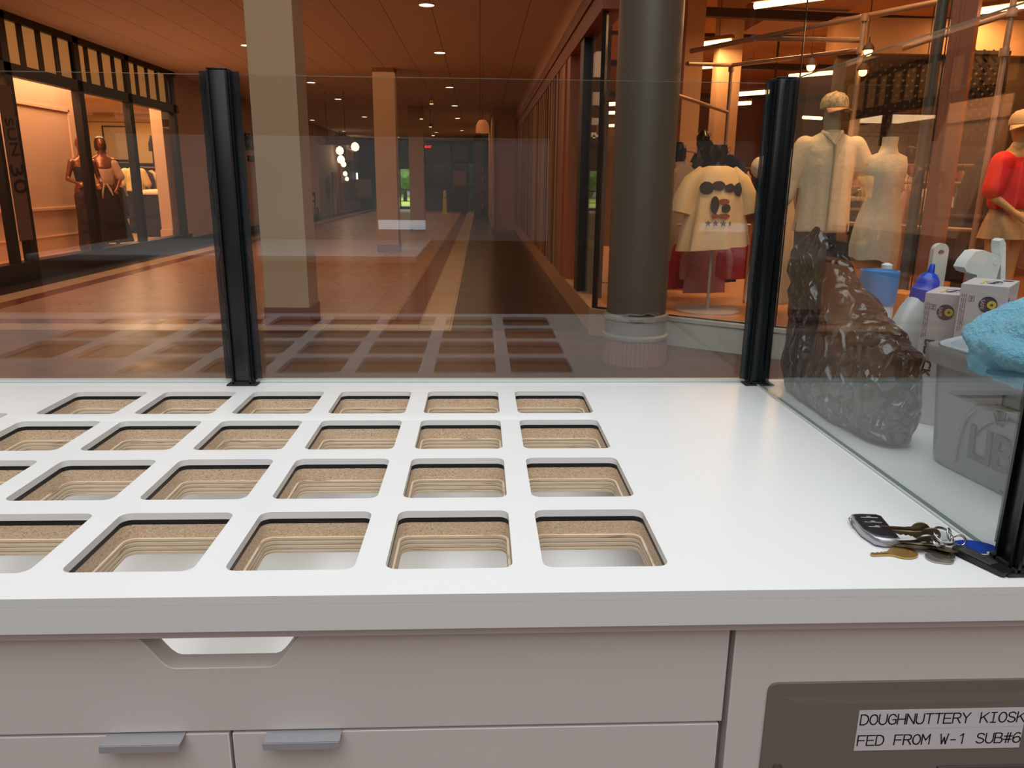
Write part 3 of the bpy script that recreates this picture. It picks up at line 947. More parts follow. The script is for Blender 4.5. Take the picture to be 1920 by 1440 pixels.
# ---------------------------------------------------------------- left shop
BLK = mat('shop_black_frame', (11, 9, 9), rough=0.4)
SG = glass_mat('shop_glass', (0.98, 0.97, 0.96), refl=0.45)
ls = thing('shopfront', 'long black-framed lit shop front on the left with a transom of glowing panels', 'shop front', (LX, 13.8, 0))
def lbox(mb, y0, y1, z0, z1, x0=-0.06, x1=0.06):
    return mb.box(x0, x1, y0 - 13.8, y1 - 13.8, z0, z1)
f = MB()
lbox(f, 8.9, 16.95, 0.0, 0.26, -0.12, 0.10)                      # black base
lbox(f, 8.9, 16.95, 2.70, 2.86); lbox(f, 8.9, 16.95, 3.40, CZ + .0)
for y in (11.05, 12.95, 14.70, 16.75):
    lbox(f, y - 0.08, y + 0.08, 0.26, CZ)
lbox(f, 10.62, 10.70, 0.26, 2.7)
lbox(f, 8.9, 9.0, 0.26, CZ)
f.build('frame', BLK, ls, smooth=0)
PNL = mat('backlit_cream_panel', (206, 150, 92), rough=0.6, emit=(214, 150, 84), estr=0.30)
y = 9.33
while y < 16.5:
    lbox(MB(), y, y + 0.32, 2.86, 3.40, -0.03, 0.0).build('transom_panel', PNL, ls, smooth=0)
    b = MB(); lbox(b, y + 0.32, y + 0.455, 2.86, 3.40, -0.03, 0.012); b.build('transom_bar', BLK, ls, smooth=0)
    y += 0.455
for a, b in ((9.0, 10.62), (11.13, 12.87), (13.03, 14.62), (14.78, 16.67)):
    g = MB(); lbox(g, a, b, 0.26, 2.70, -0.004, 0.004); g.build('shop_window_pane', SG, ls, smooth=0)
BAN = mat('taupe_banner', (104, 74, 62), rough=0.6)
b = thing('door_banner', 'narrow taupe banner with vertical lettering beside the left shop door', 'banner', (LX + 0.02, 10.86, 0.55))
MB().box(0.045, 0.055, -0.14, 0.17, 0, 2.0).build('banner_cloth', BAN, b, smooth=0)
text_mesh('SUN', 0.26, BLK, 'banner_text', b, frame((0.06, 0.02, 1.35), (0, 0.1, -1), (0, 1, 0.1)), depth=0.002)
text_mesh('30', 0.42, BLK, 'banner_number', b, frame((0.06, 0.02, 0.82), (0, 0.1, -1), (0, 1, 0.1)), depth=0.002)
# interior shell
LWALL = mat('warm_cream_panelling', (236, 196, 158), rough=0.7)
LBACK = mat('ochre_cream_wall', (214, 178, 120), rough=0.8)
LFL = mat('shop_wood_floor', (190, 140, 100), rough=0.4, noise_amt=0.08, noise_scale=2, stretch=(1, 12, 1))
struct('floor', MB().box(-13.5, LX - 0.12, 8.9, 16.9, 0.0, 0.16).box(-13.5, LX - 0.16, 16.9, 26.2, 0.0, 0.16), LFL)
struct('ceiling', MB().box(-13.5, LX - 0.07, 8.9, 16.9, 3.4, 3.48).box(-13.5, LX - 0.16, 16.9, 26.2, 3.4, 3.48), mat('shop_ceiling', (230, 200, 160), rough=0.8))
struct('wall_back', MB().box(-13.6, -13.5, 8.9, 26.2, 0, 3.4), LBACK)
struct('wall_back', MB().box(-13.5, -6.46, 26.0, 26.2, 0.16, 3.4).box(-13.5, -6.4, 8.7, 8.9, 0.16, 3.4), LBACK)
dwp = MB()
dwp.box(-7.35, -7.22, 8.9, 14.6, 0.16, 3.4)
dwp.box(-7.22, -7.20, 8.9, 14.6, 0.16, 0.42)
dwp.box(-7.22, -7.195, 8.9, 14.6, 0.42, 0.44)
for a, b_ in ((9.1, 10.3), (10.5, 12.3), (12.5, 14.4)):
    dwp.box(-7.22, -7.19, a, b_, 0.86, 0.90).box(-7.22, -7.19, a, b_, 2.5, 2.54)
    dwp.box(-7.22, -7.19, a, a + 0.04, 0.86, 2.54).box(-7.22, -7.19, b_ - 0.04, b_, 0.86, 2.54)
struct('wall_display', dwp, LWALL)
struct('trim_2', MB().box(-6.68, -6.45, 16.55, 16.9, 0.16, 3.4).box(-6.69, -6.44, 16.50, 16.9, 0.16, .36), LWALL)
area('left_shop_lamp', (-6.78, 11.8, 3.34), .7, 125, (1, 0.58, 0.36), size_y=5.2)
area('left_shop_lamp', (-6.9, 15.6, 3.34), .8, 40, (1, 0.60, 0.32), size_y=1.6)
area('left_shop_lamp', (-8.6, 18.0, 3.34), 2.4, 260, (1, 0.62, 0.34), size_y=6)
area('left_shop_lamp', (-10.5, 23.5, 3.34), 3.0, 150, (1, 0.62, 0.34), size_y=3)
pf = thing('picture_frame', 'large thin-framed picture on the ochre back wall of the left shop', 'picture frame', (-11.55, 25.96, 0.0))
MB().box(-.46, -.42, -.03, 0, 1.95, 3.02).box(.42, .46, -.03, 0, 1.95, 3.02).box(-.46, .46, -.03, 0, 2.98, 3.02).box(-.46, .46, -.03, 0, 1.95, 1.99).build('frame', BLK, pf, smooth=0)
MB().box(-.42, .42, -.015, 0, 1.99, 2.98).build('picture', mat('grey_beige_print', (176, 152, 120), rough=0.3), pf, smooth=0)
tb = thing('clothing_shelf', 'long dark shelf unit along the back wall of the left shop', 'shelf', (-10.0, 25.6, 0.16))
MB().box(-3.0, 2.6, -.2, .3, 1.55, 1.72).box(-3.0, 2.6, -.2, .3, 0, .1).box(-3.0, 2.6, .25, .3, .1, 1.55).build('shelf_body', BLK, tb, smooth=0)
for k in range(4):
    MB().box(-3.0 + k * 1.85, -2.94 + k * 1.85, -.2, .3, .1, 1.55).build('divider', BLK, tb, smooth=0)
tb = thing('small_sign', 'small dark square sign standing on the back shelf of the left shop', 'sign', (-12.45, 25.55, 1.88))
MB().box(-.2, .2, -.02, .02, 0, .42).build('plate', BLK, tb, smooth=0)
struct('trim_11', MB().box(-13.5, -6.5, 25.97, 26.0, 3.12, 3.15).box(-12.95, -12.92, 25.97, 26.0, 0.2, 3.1), mat('wall_seam', (150, 116, 70), rough=.8))
dt = thing('round_table', 'round table with pale top and dark floor-length cloth in the left shop', 'table', (-7.12, 17.75, 0.16))
MB().lathe([(.47, .90), (.47, .93), (.44, .97), (.30, 1.0), (0.0, 1.02)], n=36).build('table_top', mat('cream_top', (236, 200, 160), rough=0.4), dt)
MB().ell([(0, 0, 0.02, .48, .48), (0, 0, .4, .46, .46), (0, 0, .90, .455, .455)], n=60, warp=lambda v, a: Vector((v.x * (1 + .04 * sin(a * 12) * (1 - v.z)), v.y * (1 + .04 * sin(a * 12) * (1 - v.z)), v.z))).build('table_cloth', mat('charcoal_cloth', (40, 34, 32), rough=0.9), dt)

# ================================================================ MANNEQUINS AND CLOTHES
def limb(mb, pts, rad, n=14):
    """smooth tapering limb through joints"""
    P, R = [], []
    for i in range(len(pts) - 1):
        for k in range(5):
            t = k / 5
            P.append(Vector(pts[i]).lerp(Vector(pts[i + 1]), t))
            R.append(rad[i] + (rad[i + 1] - rad[i]) * t)
    P.append(Vector(pts[-1])); R.append(rad[-1])
    mb.tube(P, R, n=n)
    mb.sphere(P[0], R[0], seg=12).sphere(P[-1], R[-1], seg=12)
    for j in pts[1:-1]:
        i = pts.index(j)
        mb.sphere(j, rad[i] * .99, seg=12)
def hand(mb, w, d, palm_n=Vector((0, -1, 0))):
    """small relaxed hand: palm plus five unequal fingers, heading along d from wrist w"""
    w, d = Vector(w), Vector(d).normalized()
    s = d.cross(palm_n).normalized()
    pc = w + d * .045
    mb.tube([w - d * .01, w + d * .03, w + d * .085], [.022, .03, .026], n=10)
    for k, (o, L) in enumerate(((-.026, .06), (-.009, .072), (.009, .068), (.025, .052))):
        a = w + d * .08 + s * o
        mb.tube([a, a + d * L * .5 + palm_n * .004, a + d * L + palm_n * .016], [.0095, .009, .007], n=8)
    a = w + d * .02 - s * .02
    mb.tube([a, a - s * .025 + d * .02, a - s * .032 + d * .055], [.012, .010, .008], n=8)
def body_mesh(sex='f', head='none', arms=None, legs=True, H=1.0, neck_top=1.56, lean=0):
    mb = MB()
    k = 1.0 if sex == 'f' else 1.12
    T = [(0, 0, .82, .10, .08), (0, .005, .86, .155 * k, .105), (0, .01, .93, .172, .118), (0, .005, 1.0, .155, .105), (0, 0, 1.10, .118 * k, .088), (0, 0, 1.17, .124 * k, .092),
         (0, -.01, 1.27, .148 * k, .115), (0, 0, 1.35, .160 * k, .104), (0, 0, 1.41, .168 * k, .080), (0, 0, 1.445, .125 * k, .062), (0, -.002, 1.475, .068, .056), (0, -.008, 1.52, .052, .052), (0, -.012, neck_top, .053, .053)]
    mb.ell(T, n=28)
    if legs:
        for s in (-1, 1):
            limb(mb, [(s * .088, 0, .87), (s * .085, -.012, .48), (s * .082, .01, .33), (s * .08, .008, .09)], [.088, .056, .054, .034])
            mb.tube([(s * .08, .03, .05), (s * .083, -.03, .045), (s * .09, -.11, .025), (s * .092, -.16, .02)], [.034, .036, .032, .018], n=12)
    for a in (arms or []):
        s = a[0][0] / abs(a[0][0])
        limb(mb, a, [.050, .036, .024] if len(a) == 3 else [.05, .036])
        if len(a) == 3:
            hand(mb, a[2], Vector(a[2]) - Vector(a[1]))
        mb.sphere(a[0], .052, seg=14)
    if head == 'egg':
        mb.ell([(0, -.012, 1.545, .03, .03), (0, -.02, 1.57, .05, .058), (0, -.018, 1.61, .066, .082), (0, -.01, 1.66, .074, .09), (0, -.004, 1.71, .072, .086), (0, 0, 1.745, .052, .062), (0, 0, 1.765, .015, .02)], n=24)
        mb.tube([(0, -.096, 1.675), (0, -.112, 1.64), (0, -.098, 1.628)], [.008, .013, .008], n=8)
        for s in (-1, 1):
            mb.sphere((s * .074, .005, 1.65), .018, sx=.5, sz=1.3, seg=10)
        mb.sphere((0, -.092, 1.605), .016, sz=.5, seg=10)
    return mb

def cloth_warp(amp, freq, z0, z1, seed=0.0):
    def f(v, a):
        t = max(0, min(1, (z1 - v.z) / (z1 - z0)))
        k = 1 + amp * t * (sin(a * freq + seed) + .6 * sin(a * (freq * 1.7) + seed * 2.3 + v.z * 3))
        return Vector((v.x * k, v.y * k, v.z))
    return f

SKINC = mat('cream_mannequin', (216, 196, 160), rough=0.5)
SKINB = mat('bronze_mannequin', (150, 92, 70), rough=0.25, metal=0.55)
SHIRTC = mat('cream_linen', (222, 204, 168), rough=0.9, bump=0.5, bump_scale=25)
DARKP = mat('dark_trouser_cloth', (40, 34, 36), rough=0.9)
LACE = mat('ivory_lace', (226, 212, 180), rough=0.9, bump=1.0, bump_scale=160, noise_amt=0.08, noise_scale=90)
REDC = mat('bright_red_knit', (226, 16, 20), rough=0.75, bump=0.4, bump_scale=20)
KHAKI = mat('khaki_cotton', (186, 150, 108), rough=0.85, bump=0.4, bump_scale=30)
def cap_parts(t, z, r, m1, m2, face=-1, rz=0):
    R = Matrix.Translation((0, 0, z)) @ Matrix.Rotation(rz, 4, 'Z')
    c = MB().ell([(0, 0, 0, r, r * 1.1), (0, 0, r * .35, r * 1.02, r * 1.1), (0, 0, r * .75, r * .9, r * .98), (0, 0, r * 1.05, r * .6, r * .65), (0, 0, r * 1.18, r * .2, r * .2)], n=24)
    c.sphere((0, 0, r * 1.2), r * .09, seg=8)
    o = c.xf(R).build('cap_crown', m1, t)
    b = MB()
    out = []
    for i in range(13):
        a = pi * (1.12 + .76 * i / 12)
        out.append((cos(a), sin(a)))
    ring1 = [Vector((x * r * .98, y * r * 1.08, -.004)) for x, y in out]
    ring2 = [Vector((x * r * 1.05, y * r * 1.5 - r * .25, -.012 - .03 * abs(x))) for x, y in out]
    lo1 = [v - Vector((0, 0, .006)) for v in ring1]
    lo2 = [v - Vector((0, 0, .006)) for v in ring2]
    b.rings([ring1, ring2, lo2, lo1, ring1], cap=False, closed=False)
    b.xf(R).build('cap_brim', m2, o)
    return o

# ---------------------------------------------------------------- RIGHT SHOP
SFZ = 0.2        # shop floor level
C0 = Vector((1.07, 7.05)); DIR = Vector((.8077, -.5896)); NRM = Vector((.5896, .8077))     # angled glass front
def fpt(s, off=0.0):
    p = C0 + DIR * s + NRM * off
    return p
def fbox(mb, s0, s1, o0, o1, z0, z1):
    ps = [fpt(s0, o0), fpt(s1, o0), fpt(s1, o1), fpt(s0, o1)]
    return mb.rings([[Vector((p.x, p.y, z)) for p in ps] for z in (z0, z1)])
CURB = mat('tan_stone_curb', (178, 140, 104), rough=0.5, noise_amt=0.05, noise_scale=6)
CURBG = mat('pale_stone_curb', (186, 184, 172), rough=0.55, noise_amt=0.05, noise_scale=6)
struct('floor', MB()._add([(RX, 7.1, SFZ), (RX, 30, SFZ), (16, 30, SFZ), (16, 2.5, SFZ), (fpt(5.3).x, fpt(5.3).y, SFZ)], [(0, 1, 2, 3, 4)]), mat('shop_orange_wood', (200, 136, 84), rough=0.35, noise_amt=0.10, noise_scale=2, stretch=(1, 10, 1)))
cb = MB()
cb.box(RX - .03, RX + .14, 7.1, 23.3, 0, 0.24)
struct('baseboard_right', cb, CURB)
cb = MB(); fbox(cb, -0.02, 0.30, -0.06, 0.16, 0, 0.245)
struct('baseboard_front', cb, CURB)
cb = MB(); fbox(cb, 0.30, 6.5, -0.06, 0.16, 0, 0.24); fbox(cb, 0.30, 6.5, -0.075, 0.10, 0.22, 0.25)
struct('baseboard_front', cb, CURBG)
# interior shell
SCE = mat('shop_ceiling_orange', (186, 128, 74), rough=0.9, noise_amt=0.06, noise_scale=0.8)
struct('ceiling', MB().box(RX, 17, 4, 30, 4.25, 4.35), SCE)
struct('wall_back', MB().box(RX, 17, 29, 29.2, 0, 4.3), mat('shop_back_wall', (196, 146, 104), rough=0.8, noise_amt=0.05, noise_scale=1))
struct('wall_right', MB().box(14, 14.2, 0, 30, 0, 4.3), MATS['shop_back_wall'])
# right mall wall (X = 1.07): header, soffit, glass bays, orange piers, slatted screen
HEAD = mat('red_brown_header', (132, 68, 44), rough=0.5, noise_amt=0.08, noise_scale=2)
SOFF = mat('beige_soffit', (206, 176, 150), rough=0.8)
struct('wall_right', MB().box(RX - .02, RX + .2, 6.95, 42, 3.16, CZ), SOFF)
struct('trim_3', MB().box(RX - .04, RX + .16, 6.95, 23.3, 2.80, 3.16).box(RX - .06, RX + .16, 6.95, 23.3, 2.98, 3.0), HEAD)
PIERM = mat('orange_wood_pier', (168, 92, 52), rough=0.4, noise_amt=0.1, noise_scale=3, stretch=(6, 6, .6))
struct('trim_4', MB().box(RX - .03, RX + .16, 9.35, 10.2, .24, 2.8).box(RX - .05, RX + .16, 9.72, 9.76, .24, 2.8), PIERM)
struct('trim_5', MB().box(RX - .02, RX + .14, 8.25, 8.52, .24, 2.8), MATS['shop_black_frame'])
SLAT = mat('brown_slat_screen', (150, 104, 68), rough=0.6)
nt = SLAT.node_tree
_tc = nt.nodes.new('ShaderNodeTexCoord'); _mp = nt.nodes.new('ShaderNodeMapping'); _mp.inputs['Scale'].default_value = (0.01, 1, 0.01)
_n = nt.nodes.new('ShaderNodeTexNoise'); _n.inputs['Scale'].default_value = 3.5; _n.inputs['Detail'].default_value = 5
_r = nt.nodes.new('ShaderNodeValToRGB'); _r.color_ramp.elements[0].position = .38; _r.color_ramp.elements[1].position = .62
_r.color_ramp.elements[0].color = lin(84, 52, 34); _r.color_ramp.elements[1].color = lin(184, 142, 96)
nt.links.new(_tc.outputs['Object'], _mp.inputs[0]); nt.links.new(_mp.outputs[0], _n.inputs['Vector']); nt.links.new(_n.outputs['Fac'], _r.inputs[0]); nt.links.new(_r.outputs[0], nt.nodes['Principled BSDF'].inputs['Base Color'])
sl = MB()
yy = 10.2
while yy < 23.2:
    sl.box(RX - .01 - (.02 if int(yy * 5) % 2 else 0), RX + .1, yy, yy + .19, .24, 2.8)
    yy += .2
struct('wall_right', sl, SLAT)
struct('wall_right', MB().box(.38, RX + .1, 23.3, 23.45, .12, CZ).box(.38, .5, 23.45, 36, .12, CZ), mat('beige_end_pier', (190, 146, 104), rough=0.7))
struct('baseboard_right', MB().box(.37, RX + .1, 23.28, 23.45, 0, .12).box(.37, .5, 23.45, 36, 0, .12), CURB)
struct('trim_6', MB().box(.37, .42, 23.2, 23.3, .12, 3.1), mat('pale_corner_strip', (214, 180, 140), rough=0.5))
g = MB(); g.box(RX + .03, RX + .038, 7.08, 8.25, .25, 2.8); struct('window_1', g, SG)
g = MB(); g.box(RX + .03, RX + .038, 8.52, 9.35, .25, 2.8); struct('window_2', g, SG)
# dark furniture column standing inside behind that glass
struct('trim_7', MB().box(RX + .06, RX + .22, 8.02, 8.22, SFZ, 4.25), mat('dim_grey_column', (84, 74, 64), rough=0.6))

# angled glass front in four tall panes, jointed; a wood pier and a pale round post behind
for k, (a, b_) in enumerate(((0.0, 1.667), (1.673, 2.62), (2.625, 4.1), (4.105, 6.2))):
    g = MB(); fbox(g, a, b_, 0.0, 0.008, 0.25, 4.3)
    struct('window_%d' % (k + 3), g, SG)
jt = MB()
for s in (1.67, 2.6225, 4.1025):
    fbox(jt, s - .004, s + .004, -0.002, 0.012, 0.25, 4.3)
fbox(jt, -0.02, 0.02, -0.01, 0.03, 0.25, 4.3)
fbox(jt, 0, 6.2, -0.004, 0.014, 0.245, 0.262)
struct('trim_8', jt, GASK)
wp = MB(); fbox(wp, 2.63, 2.78, 0.03, 0.30, SFZ, 4.25); fbox(wp, 2.68, 2.70, 0.02, 0.04, SFZ, 4.25)
struct('trim_9', wp, PIERM)
# pale metal cover on the jamb
TAUPE = mat('taupe_column_paint', (92, 84, 72), rough=0.45)
tag(MB().tube([(fpt(2.56, .08).x, fpt(2.56, .08).y, SFZ), (fpt(2.56, .08).x, fpt(2.56, .08).y, 4.25)], .038, n=20).build('round_post', TAUPE), 'slim taupe round post beside the orange wood pier in the shop window', 'post')
# the big round column in the mall
rc = thing('round_column', 'large taupe round column with ringed base and ribbed pinkish foot, at the shop corner', 'column', (1.235, 5.93, 0))
MB().lathe([(.232, .37), (.232, 6.6)], n=64).build('shaft', TAUPE, rc)
CBG = mat('column_base_grey', (134, 128, 118), rough=0.5)
MB().lathe([(.246, .345), (.256, .355), (.256, .375), (.248, .39), (.234, .396)], n=64).build('upper_ring', CBG, rc)
MB().lathe([(.242, .21), (.242, .35)], n=64).build('drum', CBG, rc)
MB().lathe([(.246, .19), (.260, .197), (.264, .212), (.260, .228), (.246, .24)], n=64).build('lower_ring', CBG, rc)
rb = []
for z in (0.0, .198):
    rb.append([Vector((cos(a) * (.252 + (.005 if k % 6 < 4 else -.004)), sin(a) * (.252 + (.005 if k % 6 < 4 else -.004)), z)) for k, a in enumerate([2 * pi * j / 288 for j in range(288)])])
MB().rings(rb).build('ribbed_foot', mat('pinkish_ribbed_tile', (150, 108, 94), rough=0.6), rc)
# torn tape left on the ring
MB().tube([(-.14, -.20, .40), (-.09, -.23, .415), (-.02, -.245, .402), (.04, -.24, .42), (.10, -.22, .405)], .007, n=6).build('tape_scrap', mat('dull_tape', (96, 88, 76), rough=0.7, noise_amt=.5, noise_scale=60), rc)

# ceiling kit: dark beams, strip lights, pipe rig
BEAM = mat('dark_brown_beam', (62, 40, 26), rough=0.7)
for k, (x0, y0, x1, y1, z, lb) in enumerate(((2.0, 11.6, 9.0, 12.3, 3.7, 'dark steel beam crossing the orange shop ceiling nearest the window'), (2.0, 17.2, 13.0, 17.6, 3.8, 'second dark beam deeper in the shop ceiling'),
                                             (2.0, 21.0, 13.0, 21.4, 3.6, 'third dark beam, lower and deeper in the shop'), (2.0, 14.0, 13.0, 14.4, 3.85, 'thin dark conduit beam between the first two beams'))):
    d = Vector((x1 - x0, y1 - y0, 0)); L = d.length; a = math.atan2(d.y, d.x)
    tag(MB().box(0, L, -.06, .06, 0, .12 if k != 3 else .05).xf(Matrix.Translation((x0, y0, z)) @ Matrix.Rotation(a, 4, 'Z')).build('ceiling_beam', BEAM, smooth=0), lb, 'beam')
# pale ducts hanging under the ceiling
DUCT = mat('ceiling_duct', (170, 122, 84), rough=0.7)
tag(MB().box(4.4, 5.4, 10, 13.6, 3.86, 4.24).build('ceiling_duct', DUCT, smooth=0), 'boxy duct under the orange shop ceiling above the capped mannequin', 'duct')
TUBE = mat('strip_light_glow', (255, 220, 160), emit=(255, 214, 140), estr=5.5)
LHS = mat('strip_light_housing', (150, 112, 80), rough=0.6)
tubes = [((3.199, 9.569), (4.1, 8.79)), ((3.184, 12.241), (3.634, 11.796)), ((2.9, 15.2), (4.148, 14.121)), ((5.893, 15.287), (6.808, 14.402)), ((5.926, 9.608), (6.348, 9.104)), ((5.873, 18.354), (6.7, 17.5)),
         ((6.179, 20.776), (6.403, 20.467)), ((6.443, 20.461), (6.843, 20.136)), ((6.035, 23.671), (6.371, 23.436)), ((6.9, 22.9), (7.3, 22.6)), ((6.788, 26.629), (7.099, 26.575)), ((9.8, 24.0), (10.5, 24.3)), ((3.246, 21.063), (3.651, 20.728)), ((3.603, 23.52), (4.095, 23.269)), ((4.6, 28.4), (5.1, 28.2))]
names = ['nearest, cut by the top of the picture', 'beside the round column under the pipe rail', 'third one down beside the round column', 'long one just above the capped mannequin', 'at the upper right near the vertical pipe', 'short one left of the corner post top',
         'left of a pair above the jersey', 'right of a pair above the jersey', 'small one beside the round column edge', 'tiny one right of the grey column', 'lowest tiny one beside the round column', 'short one right of the corner post', 'upper one in the gap by the round column', 'second one in the gap by the round column', 'lowest one in the gap left of the round column']
for k, ((x0, y0), (x1, y1)) in enumerate(tubes):
    d = Vector((x1 - x0, y1 - y0, 0)); L = d.length
    t = thing('strip_light', 'glowing shop ceiling strip light, ' + names[k], 'ceiling light', (x0, y0, 3.4), rz=math.atan2(d.y, d.x), group='shop strip lights')
    r = .035 if y0 < 16 else .045
    m = MB().tube([(0, 0, 0), (L, 0, 0)], r, n=10); m.build('tube', TUBE, t)
    MB().box(-.03, L + .03, -.05, .05, r, r + .05).box(L * .3 - .004, L * .3 + .004, -.004, .004, r, .84).box(L * .7 - .004, L * .7 + .004, -.004, .004, r, .84).build('housing', LHS, t, smooth=0)
for k, ((x0, y0), (x1, y1)) in enumerate(tubes):
    if y0 > 24:
        continue
    dd_ = Vector((x1 - x0, y1 - y0, 0))
    area('strip_lamp', ((x0 + x1) / 2, (y0 + y1) / 2, 3.36), dd_.length * .98, [46, 40, 34, 34, 40, 30][k] if k < 6 else 22, (1, .52, .22), size_y=.06, rot=(0, 0, math.atan2(dd_.y, dd_.x)))
# track heads along the top of the window, out of sight above the glass
for s_ in (1.4, 2.3, 3.3, 4.4):
    p_ = fpt(s_, .35)
    area('window_track_lamp', (p_.x, p_.y, 4.15), .35, 20, (1, .56, .26), rot=(0, 0, math.atan2(DIR.y, DIR.x)), spread=radians(110))
area('shop_ceiling_fill', (6.5, 13, 2.6), 7, 70, (1, .46, .15), size_y=12, rot=(pi, 0, 0))  # unseen upward fill added to brighten the shop ceiling

PIPE = mat('galvanised_pipe', (168, 138, 116), rough=0.4, metal=0.3)
rig = thing('pipe_rig', 'galvanised pipe rig of posts and rails standing inside the shop window', 'pipe frame', (3.3, 7.0, SFZ))
O = Vector((3.3, 7.0, SFZ))
def rp(a, b_, r=.022):
    MB().tube([Vector(a) - O, Vector(b_) - O], r, n=12).build('pipe', PIPE, rig)
A1 = (3.31, 7.0, SFZ + .01); A1t = (3.309, 7.0, 2.80)
B1t = (2.961, 9.5, 2.744)
rp(A1, A1t); rp((2.96, 9.5, SFZ + .01), B1t)
rp((2.325, 8.95, 2.80), (3.75, 6.28, 2.80), .026)
rp((2.2, 8.6, 2.62), B1t); rp(B1t, (3.309, 7.0, 2.52)); rp((2.76, 8.15, 2.80), (3.309, 7.0, 2.60))
rp((2.2, 9.0, 2.35), (2.96, 9.5, 2.22))
rp((3.89, 5.95, SFZ + .01), (3.91, 5.95, 2.9)); rp((3.91, 5.95, 2.62), (3.55, 6.75, 2.5)); rp((3.90, 5.95, 1.0), (4.4, 6.6, 1.0), .016)
rp((3.3, 7.0, 1.05), (3.9, 5.95, 1.05), .016)
for p in ((3.309, 7.0, 2.52), (3.309, 7.0, 2.78), (2.961, 9.5, 2.70), (3.91, 5.95, 2.62), (2.76, 8.15, 2.80), (3.90, 5.95, 2.35)):
    MB().lathe([(.034, -.03), (.036, 0), (.034, .03)], n=14).xf(Matrix.Translation(Vector(p) - O)).build('clamp', PIPE, rig)
for k, (x, y, z) in enumerate(((2.86, 6.95, 2.37), (3.30, 6.9, 2.33), (3.35, 6.95, 2.50))):
    t = thing('clamp_spotlight', ['glowing clamp spotlight on the pipe rail above the capped mannequin', 'lower glowing clamp spotlight on the pipe post', 'upper glowing clamp spotlight on the pipe post'][k], 'spotlight', (x, y, z))
    MB().sphere((0, 0, 0), .035, seg=14).build('bulb', AS, t)
    MB().lathe([(.02, .07), (.045, .04), (.05, .01)], n=16, cap=False).build('shade', BEAM, t)
    MB().tube([(0, 0, .07), (0, 0, .12)], .006, n=6).build('stem', BEAM, t)

# dark woven lattice screens and the band below
LAT = mat('woven_metal_lattice', (44, 34, 28), rough=0.5, metal=0.3)
def lattice(x0, x1, z0, z1, y, label):
    t = thing('lattice_screen', label, 'screen', ((x0 + x1) / 2, y, z0))
    mb = MB()
    W2, Hh = (x1 - x0) / 2, z1 - z0
    p = .115
    n = int((2 * W2 + Hh) / p) + 2
    for s in (1, -1):
        for k in range(n):
            c = -W2 - Hh + k * p
            pts = []
            # line x = c + s'*z clipped to the panel
            za, zb = 0.0, Hh
            xa = c if s == 1 else -c
            def X(z): return xa + s * z
            z_in = [z for z in (za, zb)]
            lo, hi = za, zb
            if s == 1:
                lo = max(lo, -W2 - xa); hi = min(hi, W2 - xa)
            else:
                lo = max(lo, xa - W2); hi = min(hi, xa + W2)
            if hi - lo > .03:
                a = Vector((X(lo), s * .006, lo)); b_ = Vector((X(hi), s * .006, hi))
                d = (b_ - a).normalized(); nn = Vector((-d.z, 0, d.x)) * .027
                mb._add([a - nn, b_ - nn, b_ + nn, a + nn], [(0, 1, 2, 3)])
    mb.build('lattice', LAT, t, smooth=0)
    f = MB()
    for (a, b_, c, d) in ((-W2, W2, 0, .05), (-W2, W2, Hh - .04, Hh), (-W2, -W2 + .03, 0, Hh), (W2 - .03, W2, 0, Hh)):
        f.box(a, b_, -.02, .02, c, d)
    f.build('frame', LAT, t, smooth=0)
    for s in (-1, 1):
        MB().tube([(s * W2 * .8, 0, Hh), (s * W2 * .8, 0, 4.25 - z0)], .006, n=6).build('hanger_rod', LAT, t)
lattice(4.46, 5.40, 1.86, 2.88, 9.5, 'dark diagonal lattice screen hanging left of the orange wood pier')
lattice(5.55, 6.30, 1.86, 2.95, 9.5, 'dark diagonal lattice screen hanging right of the orange wood pier')
struct('wall_partition', MB().box(4.4, 7.2, 9.9, 10.0, 1.25, 2.95), mat('olive_partition', (84, 62, 38), rough=0.7, noise_amt=.15, noise_scale=6))
struct('wall_partition', MB().box(4.3, 7.2, 9.8, 10.05, 2.95, 3.35), mat('pale_partition_head', (186, 140, 96), rough=0.7))
struct('wall_partition', MB().box(3.6, 3.95, 12.2, 12.5, SFZ, 4.25), mat('pale_shop_column', (196, 158, 120), rough=0.7))
struct('trim_10', MB().box(2.75, 3.0, 10.9, 11.15, SFZ, 4.25), MATS['pale_shop_column'])

# ---- capped mannequin in cream shirt
mx_, my_ = 2.86, 6.40
man = thing('mannequin', 'headless mannequin in an open cream shirt, dark trousers and patterned cap', 'mannequin', (mx_, my_, SFZ), rz=radians(-8))
S = 1.16
arms = [[(-.20, 0, 1.39), (-.27, 0, 1.12), (-.30, -.04, .88)], [(.20, 0, 1.39), (.33, -.01, 1.15), (.40, -.10, .98)]]
bm_ = body_mesh('m', arms=arms, neck_top=1.50)
bm_.xf(Matrix.Diagonal((1.12, 1.12, 1.075, 1)))
nk = put('body', remesh(bm_, .013), SKINC, man)
MB().ell([(0, 0, 1.58, .062, .062), (0, 0, 1.62, .066, .066), (0, 0, 1.78, .072, .072)], n=24).build('neck_block', mat('grey_neck_block', (150, 132, 108), rough=.6), man)
sh = MB()
sh.ell([(0, 0, .80, .225, .15), (0, 0, .95, .215, .145), (0, 0, 1.15, .205, .14), (0, 0, 1.34, .215, .14), (0, 0, 1.46, .22, .125), (0, 0, 1.53, .20, .10), (0, 0, 1.575, .13, .08), (0, 0, 1.60, .08, .07)], n=48, warp=cloth_warp(.05, 7, .80, 1.5, 1.3))
limb(sh, [(-.20, 0, 1.49), (-.30, 0, 1.22), (-.33, -.02, 1.08)], [.085, .085, .075])
limb(sh, [(.20, 0, 1.49), (.33, -.01, 1.27), (.40, -.04, 1.12)], [.085, .080, .070])
put('shirt', remesh(sh, .014), SHIRTC, man)
